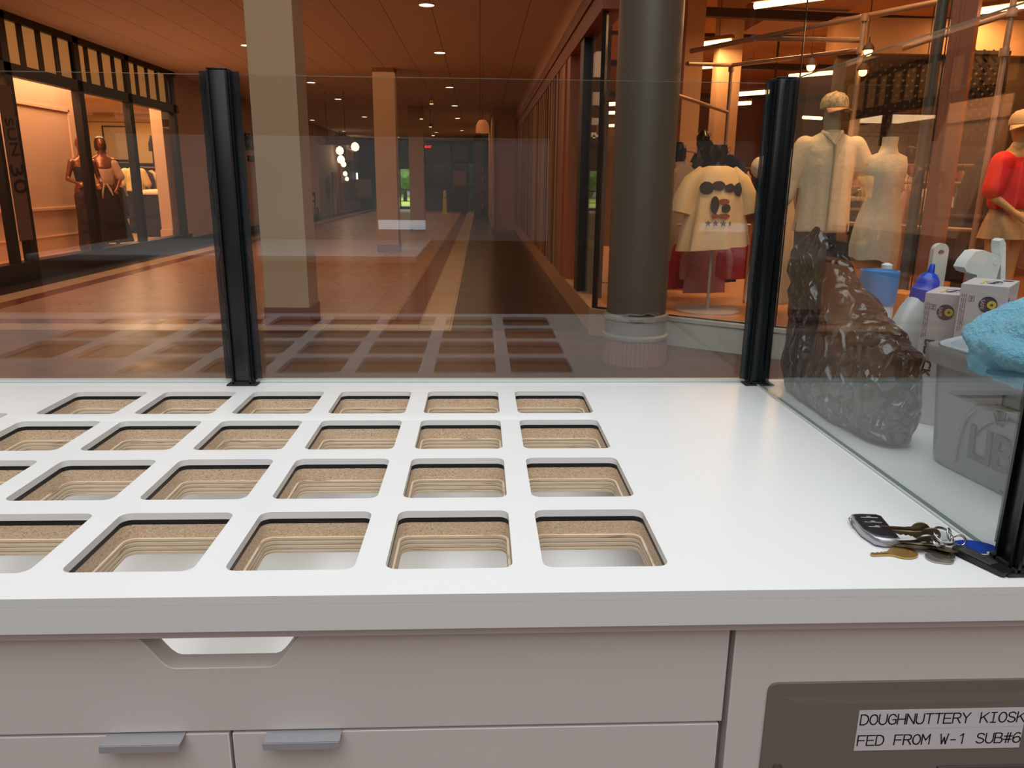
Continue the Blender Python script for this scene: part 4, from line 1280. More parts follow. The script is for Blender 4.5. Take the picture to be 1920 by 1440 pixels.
MB().box(-.006, .006, -.165, -.12, .82, 1.50).build('placket', mat('shirt_dark_seam', (176, 156, 120), rough=.9), man)  # front seam in a darker cream than the shirt
MB().tube([(-.075, -.02, 1.60), (-.05, -.085, 1.575), (0, -.13, 1.50)], [.018, .018, .006], n=8).tube([(.075, -.02, 1.60), (.05, -.085, 1.575), (0, -.13, 1.50)], [.018, .018, .006], n=8).build('collar', SHIRTC, man)
tr_ = MB()
tr_.ell([(0, 0, .80, .19, .13), (0, 0, .95, .185, .13), (0, 0, 1.0, .175, .12)], n=28)
limb(tr_, [(-.10, 0, .86), (-.105, -.01, .5), (-.11, 0, .10)], [.115, .10, .09])
limb(tr_, [(.10, 0, .86), (.105, -.01, .5), (.11, 0, .10)], [.115, .10, .09])
put('trousers', remesh(tr_, .014), DARKP, man)
cap_parts(man, 1.785, .105, mat('patterned_cap_cloth', (176, 156, 116), rough=.9, noise_amt=.6, noise_scale=40), mat('tan_cap_brim', (190, 140, 92), rough=.8), rz=.3)
MB().lathe([(.17, 0), (.17, .008), (.02, .012), (.012, .1)], n=28).build('base_plate', ALU, man)

# ---- headless mannequin in ivory dress
dm = thing('mannequin', 'headless armless mannequin in a sleeveless ivory lace dress with slanted hem', 'mannequin', (3.155, 6.02, SFZ))
tors = MB().ell([(0, 0, .75, .14, .10), (0, 0, .9, .165, .11), (0, 0, 1.08, .115, .085), (0, 0, 1.25, .15, .11), (0, 0, 1.34, .162, .09), (0, 0, 1.40, .15, .07), (0, 0, 1.43, .075, .058), (.002, 0, 1.48, .057, .056), (.004, 0, 1.545, .058, .058)], n=32)
put('body', tors.mesh(60), SKINC, dm)
def dress_warp(v, a):
    t = max(0, min(1, (1.0 - v.z) / .6))
    k = 1 + .07 * t * (sin(a * 9) + .5 * sin(a * 15 + 1))
    dz = -.10 * t * cos(a * 1 - 0.4) + .03 * t * sin(a * 3)
    return Vector((v.x * k - .03 * t, v.y * k, v.z + dz))
MB().ell([(0, 0, .56, .17, .15), (0, 0, .66, .185, .15), (0, 0, .80, .185, .14), (0, 0, .95, .168, .122), (0, 0, 1.09, .125, .095), (0, 0, 1.18, .140, .105), (0, 0, 1.27, .158, .12), (0, 0, 1.35, .160, .096), (0, 0, 1.395, .13, .075), (0, 0, 1.415, .088, .066)], n=72, warp=dress_warp, cap=False).build('dress', LACE, dm)
MB().tube([(0, 0, .0), (0, 0, .62)], .016, n=12).lathe([(.17, 0), (.17, .008), (.02, .014)], n=28).build('stand', ALU, dm)
# ---- ivory puff-sleeve dress beside the corner post
dm2 = thing('mannequin', 'mannequin in a long ivory puff-sleeve dress just right of the corner post', 'mannequin', (2.70, 6.98, SFZ), rz=.2)
put('body', MB().ell([(0, 0, .9, .15, .10), (0, 0, 1.1, .115, .085), (0, 0, 1.3, .155, .10), (0, 0, 1.40, .15, .07), (0, 0, 1.44, .07, .055), (0, 0, 1.52, .055, .055)], n=28).mesh(60), SKINC, dm2)
dd = MB()
dd.ell([(0, 0, .12, .24, .19), (0, 0, .5, .20, .16), (0, 0, .9, .175, .125), (0, 0, 1.08, .128, .098), (0, 0, 1.25, .158, .118), (0, 0, 1.36, .165, .095), (0, 0, 1.415, .11, .07)], n=60, warp=cloth_warp(.10, 8, .12, 1.1, .4))
dd.sphere((.20, 0, 1.33), .10, sy=.8, seg=20).sphere((-.20, 0, 1.33), .10, sy=.8, seg=20)
put('dress', remesh(dd, .014), LACE, dm2)
# ---- red top mannequin
rm = thing('mannequin', 'mannequin in a bright red top, khaki shorts and beige cap at the right edge', 'mannequin', (4.02, 5.78, SFZ), rz=radians(25))
b_ = body_mesh('f', arms=[[(-.17, 0, 1.36), (-.24, .0, 1.12), (-.16, -.14, 1.0)], [(.17, 0, 1.36), (.24, 0, 1.12), (.26, -.04, .9)]], neck_top=1.5)
put('body', remesh(b_, .012), mat('amber_mannequin', (206, 156, 96), rough=.4), rm)
tp = MB()
tp.ell([(0, 0, 1.02, .165, .12), (0, 0, 1.06, .185, .14), (0, 0, 1.2, .19, .14), (0, 0, 1.32, .185, .12), (0, 0, 1.40, .16, .085), (0, 0, 1.43, .09, .07)], n=48, warp=cloth_warp(.03, 8, 1.0, 1.3))
limb(tp, [(-.17, 0, 1.355), (-.235, 0, 1.16)], [.085, .075])
limb(tp, [(.17, 0, 1.355), (.235, 0, 1.16)], [.085, .075])
put('red_top', remesh(tp, .013), REDC, rm)
so = MB()
so.ell([(0, 0, .80, .21, .155), (0, 0, .9, .19, .14), (0, 0, 1.0, .16, .115), (0, 0, 1.045, .15, .11)], n=48, warp=cloth_warp(.06, 9, .8, 1.0), cap=True)
put('shorts', so.mesh(60), KHAKI, rm)
hd = MB().ell([(0, 0, 1.48, .035, .035), (0, 0, 1.53, .05, .055), (0, -.01, 1.58, .068, .08), (0, 0, 1.66, .07, .085), (0, 0, 1.70, .05, .06)], n=20)
hd.build('head', MATS['amber_mannequin'], rm)
cap_parts(rm, 1.63, .092, mat('beige_cap_cloth', (214, 178, 130), rough=.85), MATS['beige_cap_cloth'], rz=-.9)
MB().lathe([(.17, 0), (.17, .008), (.02, .012)], n=28).build('base_plate', ALU, rm)

# ---- cream jersey on a round stand
js = thing('clothing_stand', 'oversized cream jersey with black print and stars on a round-based stand', 'clothing stand', (2.19, 7.2, SFZ))
MB().tube([(0, 0, .02), (0, 0, 1.3)], .014, n=12).lathe([(.30, 0), (.30, .012), (.02, .02)], n=48).build('stand', ALU, js)
MB().ell([(0, 0, .95, .14, .10), (0, 0, 1.15, .17, .11), (0, 0, 1.28, .19, .09), (0, 0, 1.33, .09, .06), (0, 0, 1.37, .06, .055), (0, 0, 1.42, .06, .055), (0, 0, 1.46, .085, .07), (0, 0, 1.53, .07, .06)], n=28).build('bust', mat('glossy_black_bust', (16, 14, 14), rough=.25), js)
jm = MB()
def jw(v, a):
    t = max(0, min(1, (1.3 - v.z) / .7))
    k = 1 + .09 * t * (sin(a * 8 + .5) + .5 * sin(a * 13))
    return Vector((v.x * k + .0, v.y * k, v.z + .03 * t * cos(a)))
jm.ell([(0, 0, .60, .335, .20), (0, 0, .75, .31, .19), (0, 0, .95, .27, .165), (0, 0, 1.15, .235, .14), (0, 0, 1.27, .205, .11), (0, 0, 1.325, .15, .085), (0, 0, 1.345, .09, .07)], n=96, warp=jw, cap=False)
jo = jm.build('jersey', mat('cream_satin', (228, 200, 146), rough=.45, sheen=.3, bump=.3, bump_scale=14), js)
for s in (-1, 1):
    MB().tube([(s * .13, 0, 1.30), (s * .23, 0, 1.20), (s * .30, -.01, 1.05), (s * .33, -.02, .92)], [.06, .085, .095, .10], n=24).build('sleeve', MATS['cream_satin'], js)
PB = mat('black_print', (44, 36, 34), rough=.7)
PR = mat('rust_print', (140, 66, 48), rough=.7)
def on_jersey(x, z, lift=.004):
    """front surface of the jersey under (x, z)"""
    zs = [(.60, .335, .20), (.75, .31, .19), (.95, .27, .165), (1.15, .235, .14), (1.27, .205, .11), (1.345, .09, .07)]
    for (za, rxa, rya), (zb, rxb, ryb) in zip(zs[:-1], zs[1:]):
        if za <= z <= zb:
            t = (z - za) / (zb - za); rx = rxa + (rxb - rxa) * t; ry = rya + (ryb - rya) * t
            break
    else:
        rx, ry = .3, .19
    q = max(-0.98, min(.98, x / rx))
    ang = math.atan2(-math.sqrt(1 - q * q), q)
    p = jw(Vector((rx * cos(ang), ry * sin(ang), z)), ang)
    n_ = Vector((q / rx, -math.sqrt(1 - q * q) / ry, 0)).normalized()
    return Vector((p.x, p.y, z)) + n_ * .012
def jersey_patch(poly, m, name):
    mb = MB()
    P = [on_jersey(x, z) for x, z in poly]
    c = on_jersey(sum(x for x, z in poly) / len(poly), sum(z for x, z in poly) / len(poly))
    for i in range(len(P)):
        mb._add([c, P[i], P[(i + 1) % len(P)]], [(0, 1, 2)])
    return mb.build(name, m, jo, smooth=60)
def blob(cx, cz, rx, rz_, n=10, seed=0):
    return [(cx + rx * cos(2 * pi * k / n) * (1 + .25 * noise.noise(Vector((k * 1.7, seed, 0)))), cz + rz_ * sin(2 * pi * k / n) * (1 + .25 * noise.noise(Vector((k * 1.3, seed, 5))))) for k in range(n)]
for q, (cx, cz, rx, rz_) in enumerate(((-.12, 1.15, .06, .06), (-.02, 1.17, .06, .042), (.08, 1.15, .055, .038), (.165, 1.14, .04, .06))):
    jersey_patch(blob(cx, cz, rx, rz_, seed=q), PB, 'print_letter')
for q, (cx, cz, rx, rz_, m_) in enumerate(((-.05, 1.00, .04, .08, PB), (.03, 1.03, .05, .025, PR), (.05, .97, .045, .04, PB), (.03, .90, .06, .022, PR), (-.05, .90, .035, .02, PR))):
    jersey_patch(blob(cx, cz, rx, rz_, seed=q + 9), m_, 'print_figure')
for q in range(4):
    cx = -.105 + q * .066
    st_ = [(cx + (.031 if k % 2 == 0 else .0125) * cos(pi / 2 + pi * k / 5), .835 + (.031 if k % 2 == 0 else .0125) * sin(pi / 2 + pi * k / 5)) for k in range(10)]
    jersey_patch(st_, PB, 'print_star')

# ---- garments
WIRE = mat('dark_wire', (40, 34, 30), rough=.4, metal=.6)
def make_garment(name, label, cat, m, w=.22, L=.72, d=.034, sleeve=True, seed=0, group=None):
    t = thing(name, label, cat, (0, 0, 0), group=group)
    mb = MB()
    def wp(v, a):
        tt = -v.z / L
        return Vector((v.x * (1 + .05 * tt * sin(a * 5 + seed)), v.y * (1 + .35 * tt * sin(a * 7 + seed)), v.z))
    mb.ell([(0, 0, -L, w * 1.05, d), (0, 0, -L * .6, w, d), (0, 0, -.16, w * .95, d * .95), (0, 0, -.07, w * .85, d * .7), (0, 0, -.03, w * .45, d * .5), (0, 0, -.005, w * .25, d * .45)], n=32, warp=wp)
    if sleeve:
        for s in (-1, 1):
            mb.tube([(s * w * .8, 0, -.09), (s * w * 1.08, 0, -.28), (s * w * 1.12, 0.01, -.46)], [.045, .05, .04], n=12)
    mb.build('cloth', m, t)
    MB().torus((0, 0, .055), .02, .0025, m=Matrix.Rotation(radians(90), 3, 'X'), n=16, k=5, arc=4.6).tube([(0, 0, -.01), (0, 0, .035)], .0025, n=5).tube([(-w * .8, 0, -.06), (0, 0, -.005), (w * .8, 0, -.06)], .004, n=5).build('hanger', WIRE, t)
    return t
def rack(label, x, y, z0, L, rz, h=1.45, lev=1):
    t = thing('clothes_rack', label, 'clothes rack', (x, y, z0), rz=rz)
    MB().tube([(-L / 2, 0, h), (L / 2, 0, h)], .014, n=10).build('rail', PIPE, t)
    for s in (-1, 1):
        MB().tube([(s * L / 2, 0, .01), (s * L / 2, 0, h)], .014, n=10).tube([(s * L / 2, -.22, .012), (s * L / 2, .22, .012)], .012, n=8).build('leg', PIPE, t)
    return t
def fill(protos, x, y, z0, L, rz, h, n, group, labels=None, seed=0):
    rnd = random.Random(seed)
    out = []
    d = Vector((cos(rz), sin(rz), 0))
    for k in range(n):
        p = protos[k % len(protos)]
        s = -L / 2 + L * (k + .5) / n
        pos = Vector((x, y, z0 + h - .055)) + d * s
        c = copy_tree(p, loc=pos, rz=rz + pi / 2 + rnd.uniform(-.15, .15), group=group, label=labels[k] if labels else None)
        out.append(c)
    return out
def gm(name, rgb):
    return mat(name, rgb, rough=.9, bump=.3, bump_scale=18)
G = {}
for nm, rgb, w_, L_ in (('white', (232, 214, 190), .21, .66), ('green', (52, 60, 40), .21, .80), ('black', (26, 22, 24), .22, .74), ('plum', (120, 84, 88), .21, .92), ('pink', (214, 164, 140), .2, .9), ('denim', (62, 72, 96), .21, .6), ('red', (150, 28, 44), .22, .5), ('striped', (150, 132, 112), .19, .95), ('orange', (176, 110, 64), .2, .5), ('grey', (120, 106, 96), .2, .62), ('navy', (44, 46, 72), .22, .55), ('flower', (170, 110, 110), .22, .6)):
    G[nm] = make_garment('hanging_garment', nm + ' garment', 'garment', gm(nm + '_garment_cloth', rgb), w=w_, L=L_, seed=len(G))
def use(nm, loc, rz, label, group=None, scale=None):
    return copy_tree(G[nm], loc=loc, rz=rz, label=label, group=group, scale=scale)

# between the two front mannequins
rack('clothes rack between the capped mannequin and the ivory dress', 3.75, 7.9, SFZ, 1.0, radians(-10), h=1.28)
use('white', (3.42, 7.9, 1.42), .9, 'cream garment at the left of the rack between the two front mannequins')
use('green', (3.68, 7.85, 1.42), .15, 'dark green patterned garment on the rack between the two front mannequins')
use('white', (3.92, 7.87, 1.42), 1.3, 'pale garment at the right of the rack between the two front mannequins', scale=(.9, .9, .9))
use('plum', (4.12, 7.8, 1.42), .6, 'dusty plum long garment right behind the ivory dress')
use('pink', (4.30, 7.75, 1.40), .9, 'faded pink long garment beside the plum one')
sf = thing('display_shelf', 'shelf with small orange-brown bags behind the capped mannequin', 'shelf', (3.68, 7.6, SFZ))
MB().box(-.30, .34, -.14, .14, 1.17, 1.19).box(-.30, .34, -.14, .14, .95, .97).build('shelf_board', PIPE, sf, smooth=0)
for s in (-.3, .34):
    MB().tube([(s, 0, 0), (s, 0, 1.35)], .012, n=8).build('upright', PIPE, sf)
for k, (dx, w_, h_, c_) in enumerate(((-.17, .11, .16, (196, 124, 76)), (-.03, .10, .20, (176, 108, 66)), (.12, .11, .15, (206, 140, 92)), (.25, .07, .12, (150, 90, 60)))):
    t = thing('handbag', ['tan bag at the left of the shelf behind the capped mannequin', 'tall brown bag second on that shelf', 'light tan bag third on that shelf', 'small dark brown bag at the right end of that shelf'][k], 'bag', (3.68 + dx, 7.58, SFZ + 1.19))
    MB().box(-w_ / 2, w_ / 2, -.05, .05, 0, h_, bevel=.012).build('bag_body', mat('bag_leather_%d' % k, c_, rough=.5), t)
    MB().torus((0, 0, h_), w_ * .3, .005, m=Matrix.Rotation(radians(90), 3, 'X'), n=16, k=6, arc=pi).build('handle', WIRE, t)

# rack at right, behind the wood pier
rack('clothes rack with pale and denim tops right of the wood pier', 4.85, 7.75, SFZ, 1.1, radians(-20), h=1.22)
nm8 = ['orange', 'white', 'denim', 'white', 'grey', 'white', 'black', 'grey', 'orange']
fill([G[n_] for n_ in nm8], 4.85, 7.75, SFZ, .95, radians(-20), 1.22, 9, 'tops on the rack right of the wood pier', ['%s on the rack right of the wood pier' % s for s in
     ('brown top at the left end', 'cream top second from the left', 'denim-blue top', 'cream top just right of the blue one', 'grey top fifth along', 'cream top sixth along', 'black top', 'grey top second from the right', 'brown top at the right end')])
rl = thing('clothes_rail', 'upper rail of pale hanging tops above the rack right of the wood pier', 'clothes rail', (5.3, 8.9, SFZ))
MB().tube([(-.7, .1, 1.42), (.6, -.2, 1.42)], .014, n=8).tube([(-.7, .1, .01), (-.7, .1, 1.42)], .014, n=8).tube([(.6, -.2, .01), (.6, -.2, 1.42)], .014, n=8).build('rail', PIPE, rl)
fill([G['orange'], G['white'], G['grey']], 5.25, 8.85, SFZ, 1.1, radians(-13), 1.42, 9, 'tops on the upper rail right of the wood pier', ['%s on the upper rail behind the wood pier' % s for s in
     ('leftmost brown top', 'leftmost cream top', 'leftmost grey top', 'middle brown top', 'middle cream top', 'middle grey top', 'rightmost brown top', 'rightmost cream top', 'rightmost grey top')])
# dark jacket hung facing out
jk = make_garment('denim_jacket', 'dark brown-black jacket hung facing out right of the wood pier', 'jacket', gm('dark_jacket_cloth', (58, 46, 44)), w=.25, L=.62, d=.07)
jk.location = (4.10, 6.75, 1.22); jk.rotation_euler = (0, 0, .1)
jd = make_garment('hooded_jacket', 'long dark hooded jacket hanging beside the red-top mannequin', 'jacket', gm('dark_hood_cloth', (34, 30, 34)), w=.14, L=1.0, d=.08)
jd.location = (4.27, 6.52, 1.60)
MB().sphere((0, 0, .0), .085, sz=1.2, seg=16).build('hood', MATS['dark_hood_cloth'], jd)
use('black', (4.55, 6.9, 1.0), .2, 'black garment low beside the red-top mannequin legs')
# around and behind the jersey
rack('clothes rack with long striped garments beside the round column', 2.55, 9.3, SFZ, 1.3, radians(60), h=1.55)
for k, (x, y, z, nm, lb) in enumerate(((2.02, 7.75, 1.58, 'striped', 'long grey-striped garment right beside the round column'), (1.99, 8.0, 1.55, 'grey', 'grey garment behind the striped one by the round column'),
        (2.28, 8.2, 1.72, 'black', 'black garment behind the left shoulder of the jersey'), (2.50, 8.6, 1.85, 'black', 'higher black garment behind the jersey bust'),
        (2.70, 8.5, 1.70, 'navy', 'dark navy garment behind the right shoulder of the jersey'), (2.15, 8.4, 1.62, 'pink', 'pink garment peeping between the black ones left of the jersey'))):
    use(nm, (x, y, z), .5 + k * .37, lb)
for k, (x, y, z, nm, lb, sc_) in enumerate(((1.96, 7.7, .80, 'red', 'red garment low beside the round column', .9), (2.10, 7.75, .93, 'red', 'crimson garment under the left hem of the jersey', 1), (2.27, 7.6, .92, 'flower', 'flowered pale pink garment under the middle of the jersey', 1),
        (2.45, 7.8, .95, 'navy', 'navy garment under the right hem of the jersey', 1), (2.62, 7.7, .95, 'red', 'crimson garment at the right under the jersey', 1))):
    use(nm, (x, y, z), .1 * k, lb, scale=(sc_, sc_, sc_))
lr = thing('low_rail', 'low clothes rail holding the red and navy garments under the jersey', 'clothes rail', (2.3, 7.7, SFZ))
MB().tube([(-.42, 0, .79), (.42, 0, .79)], .012, n=8).tube([(-.42, 0, 0), (-.42, 0, .79)], .012, n=8).tube([(.42, 0, 0), (.42, 0, .79)], .012, n=8).build('rail', PIPE, lr)
bs = thing('black_bust', 'glossy black display head above the dark garments behind the jersey', 'display bust', (2.78, 9.85, SFZ))
MB().tube([(0, 0, 0), (0, 0, 1.5)], .014, n=8).build('pole', ALU, bs)
MB().ell([(0, 0, 1.45, .15, .08), (0, 0, 1.55, .10, .07), (0, 0, 1.60, .05, .05), (0, 0, 1.66, .075, .08), (0, 0, 1.76, .08, .09), (0, 0, 1.83, .04, .05)], n=24).build('bust', MATS['glossy_black_bust'], bs)
bs = thing('black_bust', 'second black display head, left of the first and lower', 'display bust', (2.20, 8.7, SFZ))
MB().tube([(0, 0, 0), (0, 0, 1.3)], .014, n=8).build('pole', ALU, bs)
MB().ell([(0, 0, 1.25, .15, .08), (0, 0, 1.35, .10, .07), (0, 0, 1.40, .05, .05), (0, 0, 1.46, .075, .08), (0, 0, 1.56, .08, .09), (0, 0, 1.63, .04, .05)], n=24).build('bust', MATS['glossy_black_bust'], bs)
# cream dress form in the gap left of the round column
df = thing('dress_form', 'tan coat on a form seen in the gap by the round column', 'dress form', (1.62, 9.4, SFZ))
MB().ell([(0, 0, .45, .22, .15), (0, 0, .9, .19, .13), (0, 0, 1.2, .2, .13), (0, 0, 1.36, .19, .10), (0, 0, 1.44, .08, .06), (0, 0, 1.52, .05, .05)], n=32, warp=cloth_warp(.05, 6, .45, 1.2)).build('coat', mat('tan_coat', (206, 140, 76), rough=.8), df)
MB().tube([(0, 0, 0), (0, 0, .5)], .015, n=8).lathe([(.16, 0), (.16, .01)], n=20).build('stand', ALU, df)
use('black', (1.50, 9.9, 1.35), .2, 'black garment in the gap left of the round column')
use('black', (1.45, 10.3, 1.65), .9, 'dark garment stack behind the glass right of the orange pier')
use('denim', (1.72, 8.9, .83), .6, 'blue garment low in the gap left of the round column')
for k, (x, y, z0, z1) in enumerate(((3.9, 20.0, 1.9, 3.05), (5.9, 16.0, 1.3, 2.05))):
    t = thing('lit_window_strip', ['tall white lit strip seen in the gap by the round column', 'slim white lit strip right of the jersey'][k], 'light', (x, y, z0))
    MB().box(-.09 if k == 0 else -.05, .09 if k == 0 else .05, -.02, .02, 0, z1 - z0, bevel=.008).build('strip', mat('cool_white_glow', (255, 255, 255), emit=(235, 245, 255), estr=2), t)
    MB().box(-.12, .12, 0.02, .05, -.02, z1 - z0 + .02).box(-.02, .02, .025, .045, z1 - z0, 4.25 - z0).build('mount', BEAM, t)

# distant racks deeper in the shop give the busy back
for j, (x, y, L) in enumerate(((5.6, 12.5, 1.8), (7.4, 11.5, 1.6), (4.9, 15.0, 1.8))):
    pl_ = ['left', 'right', 'farthest'][j]
    rack('%s distant clothes rack in the deep of the right shop' % pl_, x, y, SFZ, L, radians(-15), h=1.5)
    fill([G['black'], G['white'], G['navy'], G['orange'], G['grey']], x, y, SFZ, L * .9, radians(-15), 1.5, 10, 'garments on the %s distant rack' % pl_, ['mixed garment, one of those packed on the %s distant rack of the right shop' % pl_] * 10, seed=j)
for p_ in list(G.values()):
    for c_ in [x for x in SC.objects if x.parent == p_]:
        bpy.data.objects.remove(c_)
    bpy.data.objects.remove(p_)

# ---------------------------------------------------------------- left shop figures
lm = thing('mannequin', 'bald bronze mannequin with bent arm in the left shop window', 'mannequin', (-6.86, 13.95, .16), rz=radians(50))
arms = [[(-.17, 0, 1.38), (-.25, .02, 1.12), (-.20, -.2, 1.06)], [(.17, 0, 1.38), (.25, .02, 1.12), (.16, -.2, 1.08)]]
b_ = body_mesh('f', head='egg', arms=arms, neck_top=1.57)
b_.xf(Matrix.Diagonal((1.06, 1.06, 1.08, 1)))
put('body', remesh(b_, .012), SKINB, lm)
put('camisole', MB().ell([(0, 0, 1.05, .14, .108), (0, 0, 1.2, .142, .11), (0, -.01, 1.36, .165, .13), (0, 0, 1.43, .165, .115)], n=32, cap=False).mesh(60), DARKP, lm)
pt = MB()
pt.ell([(0, 0, .9, .17, .12), (0, 0, 1.05, .165, .118), (0, 0, 1.12, .135, .10)], n=28)
limb(pt, [(-.09, 0, .92), (-.09, 0, .5), (-.10, 0, .06)], [.11, .105, .12])
limb(pt, [(.09, 0, .92), (.09, 0, .5), (.10, 0, .06)], [.11, .105, .12])
put('floral_trousers', remesh(pt, .014), mat('floral_black', (58, 40, 34), rough=.8, noise_amt=.95, noise_scale=14), lm)
lm2 = thing('mannequin', 'mannequin with a dark bob, pale top and dark skirt in the left shop window', 'mannequin', (-7.02, 15.02, .16), rz=radians(30))
b_ = body_mesh('f', head='egg', arms=[[(-.17, 0, 1.38), (-.26, .02, 1.12), (-.16, -.14, 1.0)], [(.17, 0, 1.38), (.26, 0, 1.12), (.18, -.12, .96)]], neck_top=1.57)
b_.xf(Matrix.Diagonal((1.08, 1.08, 1.12, 1)))
put('body', remesh(b_, .012), SKINB, lm2)
hb = MB().ell([(0, .03, 1.72, .085, .09), (0, .02, 1.78, .105, .105), (0, .015, 1.88, .10, .115), (0, .01, 1.95, .075, .09), (0, .01, 1.985, .02, .03)], n=28)
hb.build('bob_wig', mat('dark_brown_wig', (60, 34, 26), rough=.3), lm2)
tp = MB()
tp.ell([(0, 0, 1.10, .15, .11), (0, 0, 1.2, .175, .13), (0, 0, 1.38, .18, .13), (0, 0, 1.52, .17, .09), (0, 0, 1.57, .1, .07)], n=40, warp=cloth_warp(.04, 7, 1.1, 1.4))
limb(tp, [(-.18, 0, 1.50), (-.27, 0, 1.26)], [.08, .08]); limb(tp, [(.18, 0, 1.50), (.27, 0, 1.26)], [.08, .08])
put('pale_top', remesh(tp, .013), mat('peach_satin', (220, 178, 140), rough=.5), lm2)
put('skirt', MB().ell([(0, 0, .06, .36, .30), (0, 0, .5, .30, .25), (0, 0, .9, .23, .17), (0, 0, 1.08, .14, .11), (0, 0, 1.14, .135, .105)], n=72, warp=cloth_warp(.08, 9, .06, 1.0)).mesh(60), DARKP, lm2)
MB().tube([(-.02, -.125, 1.13), (-.06, -.15, 1.0), (-.08, -.17, .86)], [.014, .02, .01], n=6).tube([(.02, -.125, 1.13), (.07, -.15, 1.02), (.10, -.17, .92)], [.014, .02, .01], n=6).build('belt_bow', mat('white_ribbon', (226, 190, 160), rough=.6), lm2)
lm3 = thing('mannequin', 'mannequin in a ruffled pale yellow blouse and dark trousers deep in the left shop', 'mannequin', (-7.98, 18.52, .16), rz=radians(20))
b_ = body_mesh('f', head='egg', arms=[[(-.17, 0, 1.38), (-.25, .02, 1.12), (-.2, -.12, .95)], [(.17, 0, 1.38), (.25, 0, 1.12), (.24, -.08, .9)]], neck_top=1.57)
put('body', remesh(b_, .013), mat('dark_mannequin', (50, 36, 30), rough=.4), lm3)
bl = MB().ell([(0, 0, .95, .2, .15), (0, 0, 1.15, .17, .13), (0, 0, 1.3, .19, .14), (0, 0, 1.41, .17, .1), (0, 0, 1.48, .07, .06)], n=48, warp=cloth_warp(.08, 9, .95, 1.4))
limb(bl, [(-.17, 0, 1.37), (-.27, 0, 1.12)], [.10, .09]); limb(bl, [(.17, 0, 1.37), (.27, 0, 1.12)], [.10, .09])
put('blouse', remesh(bl, .013), mat('pale_yellow_blouse', (240, 214, 140), rough=.8, bump=.8, bump_scale=40), lm3)
tq = MB(); limb(tq, [(-.09, 0, .92), (-.09, 0, .5), (-.10, 0, .1)], [.11, .10, .12]); limb(tq, [(.09, 0, .92), (.09, 0, .5), (.10, 0, .1)], [.11, .10, .12]); tq.ell([(0, 0, .85, .17, .12), (0, 0, 1.0, .165, .12)], n=24)
put('trousers', remesh(tq, .014), DARKP, lm3)
# white torso with a dark skirt at the far left of the display
lt = thing('mannequin', 'headless mannequin in a pale knit top at the far left edge of the picture', 'mannequin', (-6.76, 10.45, .16), rz=radians(60))
lt.scale = (.9, .9, 1)
put('body', MB().ell([(0, 0, 1.0, .15, .11), (0, 0, 1.3, .16, .11), (0, 0, 1.45, .15, .07), (0, 0, 1.50, .07, .06), (0, 0, 1.62, .06, .06)], n=28).mesh(60), SKINC, lt)
tp = MB().ell([(0, 0, 1.12, .26, .18), (0, 0, 1.25, .2, .15), (0, 0, 1.4, .18, .12), (0, 0, 1.48, .15, .08), (0, 0, 1.54, .08, .07)], n=40, warp=cloth_warp(.07, 6, 1.1, 1.4))
limb(tp, [(-.16, 0, 1.42), (-.24, 0, 1.2), (-.22, -.1, 1.1)], [.07, .07, .06]); limb(tp, [(.16, 0, 1.42), (.24, 0, 1.2), (.22, -.1, 1.1)], [.07, .07, .06])
put('knit_top', remesh(tp, .013), mat('pale_knit', (232, 196, 160), rough=.9), lt)
put('skirt', MB().ell([(0, 0, .15, .22, .18), (0, 0, .7, .2, .16), (0, 0, 1.05, .15, .12), (0, 0, 1.14, .14, .11)], n=48, warp=cloth_warp(.06, 8, .15, 1.0)).mesh(60), mat('brown_skirt', (84, 58, 50), rough=.9), lt)
# racks of the left shop
rack('clothes rack behind the bob-haired mannequin in the left shop', -8.2, 16.9, .16, 1.3, radians(65), h=1.6)
rack('second clothes rack by the round table deep in the left shop', -7.9, 19.6, .16, 1.4, radians(60), h=1.5)
gl = {}
for nm, rgb, L_ in (('amber', (176, 110, 80), .45), ('umber', (50, 38, 34), .9), ('cream', (236, 206, 170), .4)):
    gl[nm] = make_garment('hanging_garment', nm + ' garment', 'garment', gm(nm + '_left_cloth', rgb), w=.2, L=L_, seed=3)
fill([gl['amber'], gl['umber'], gl['cream'], gl['umber']], -8.2, 16.9, .16, 1.2, radians(65), 1.6, 9, 'garments on the left shop rack', ['brown or cream garment, one of those packed on the nearer rack of the left shop'] * 9, seed=4)
fill([gl['cream'], gl['amber'], gl['umber']], -7.9, 19.6, .16, 1.3, radians(60), 1.5, 9, 'garments on the farther left shop rack', ['garment, one of those packed on the farther rack of the left shop'] * 9, seed=6)
copy_tree(gl['umber'], loc=(-8.0, 20.3, 2.52), rz=.6, label='long dark coat hung high at the right end of the left shop', scale=(1.1, 1.1, 1.0))
copy_tree(gl['amber'], loc=(-7.3, 18.7, 1.75), rz=.9, label='brown garment hanging behind the round table in the left shop')
for p_ in list(gl.values()):
    for c_ in [x for x in SC.objects if x.parent == p_]:
        bpy.data.objects.remove(c_)
    bpy.data.objects.remove(p_)

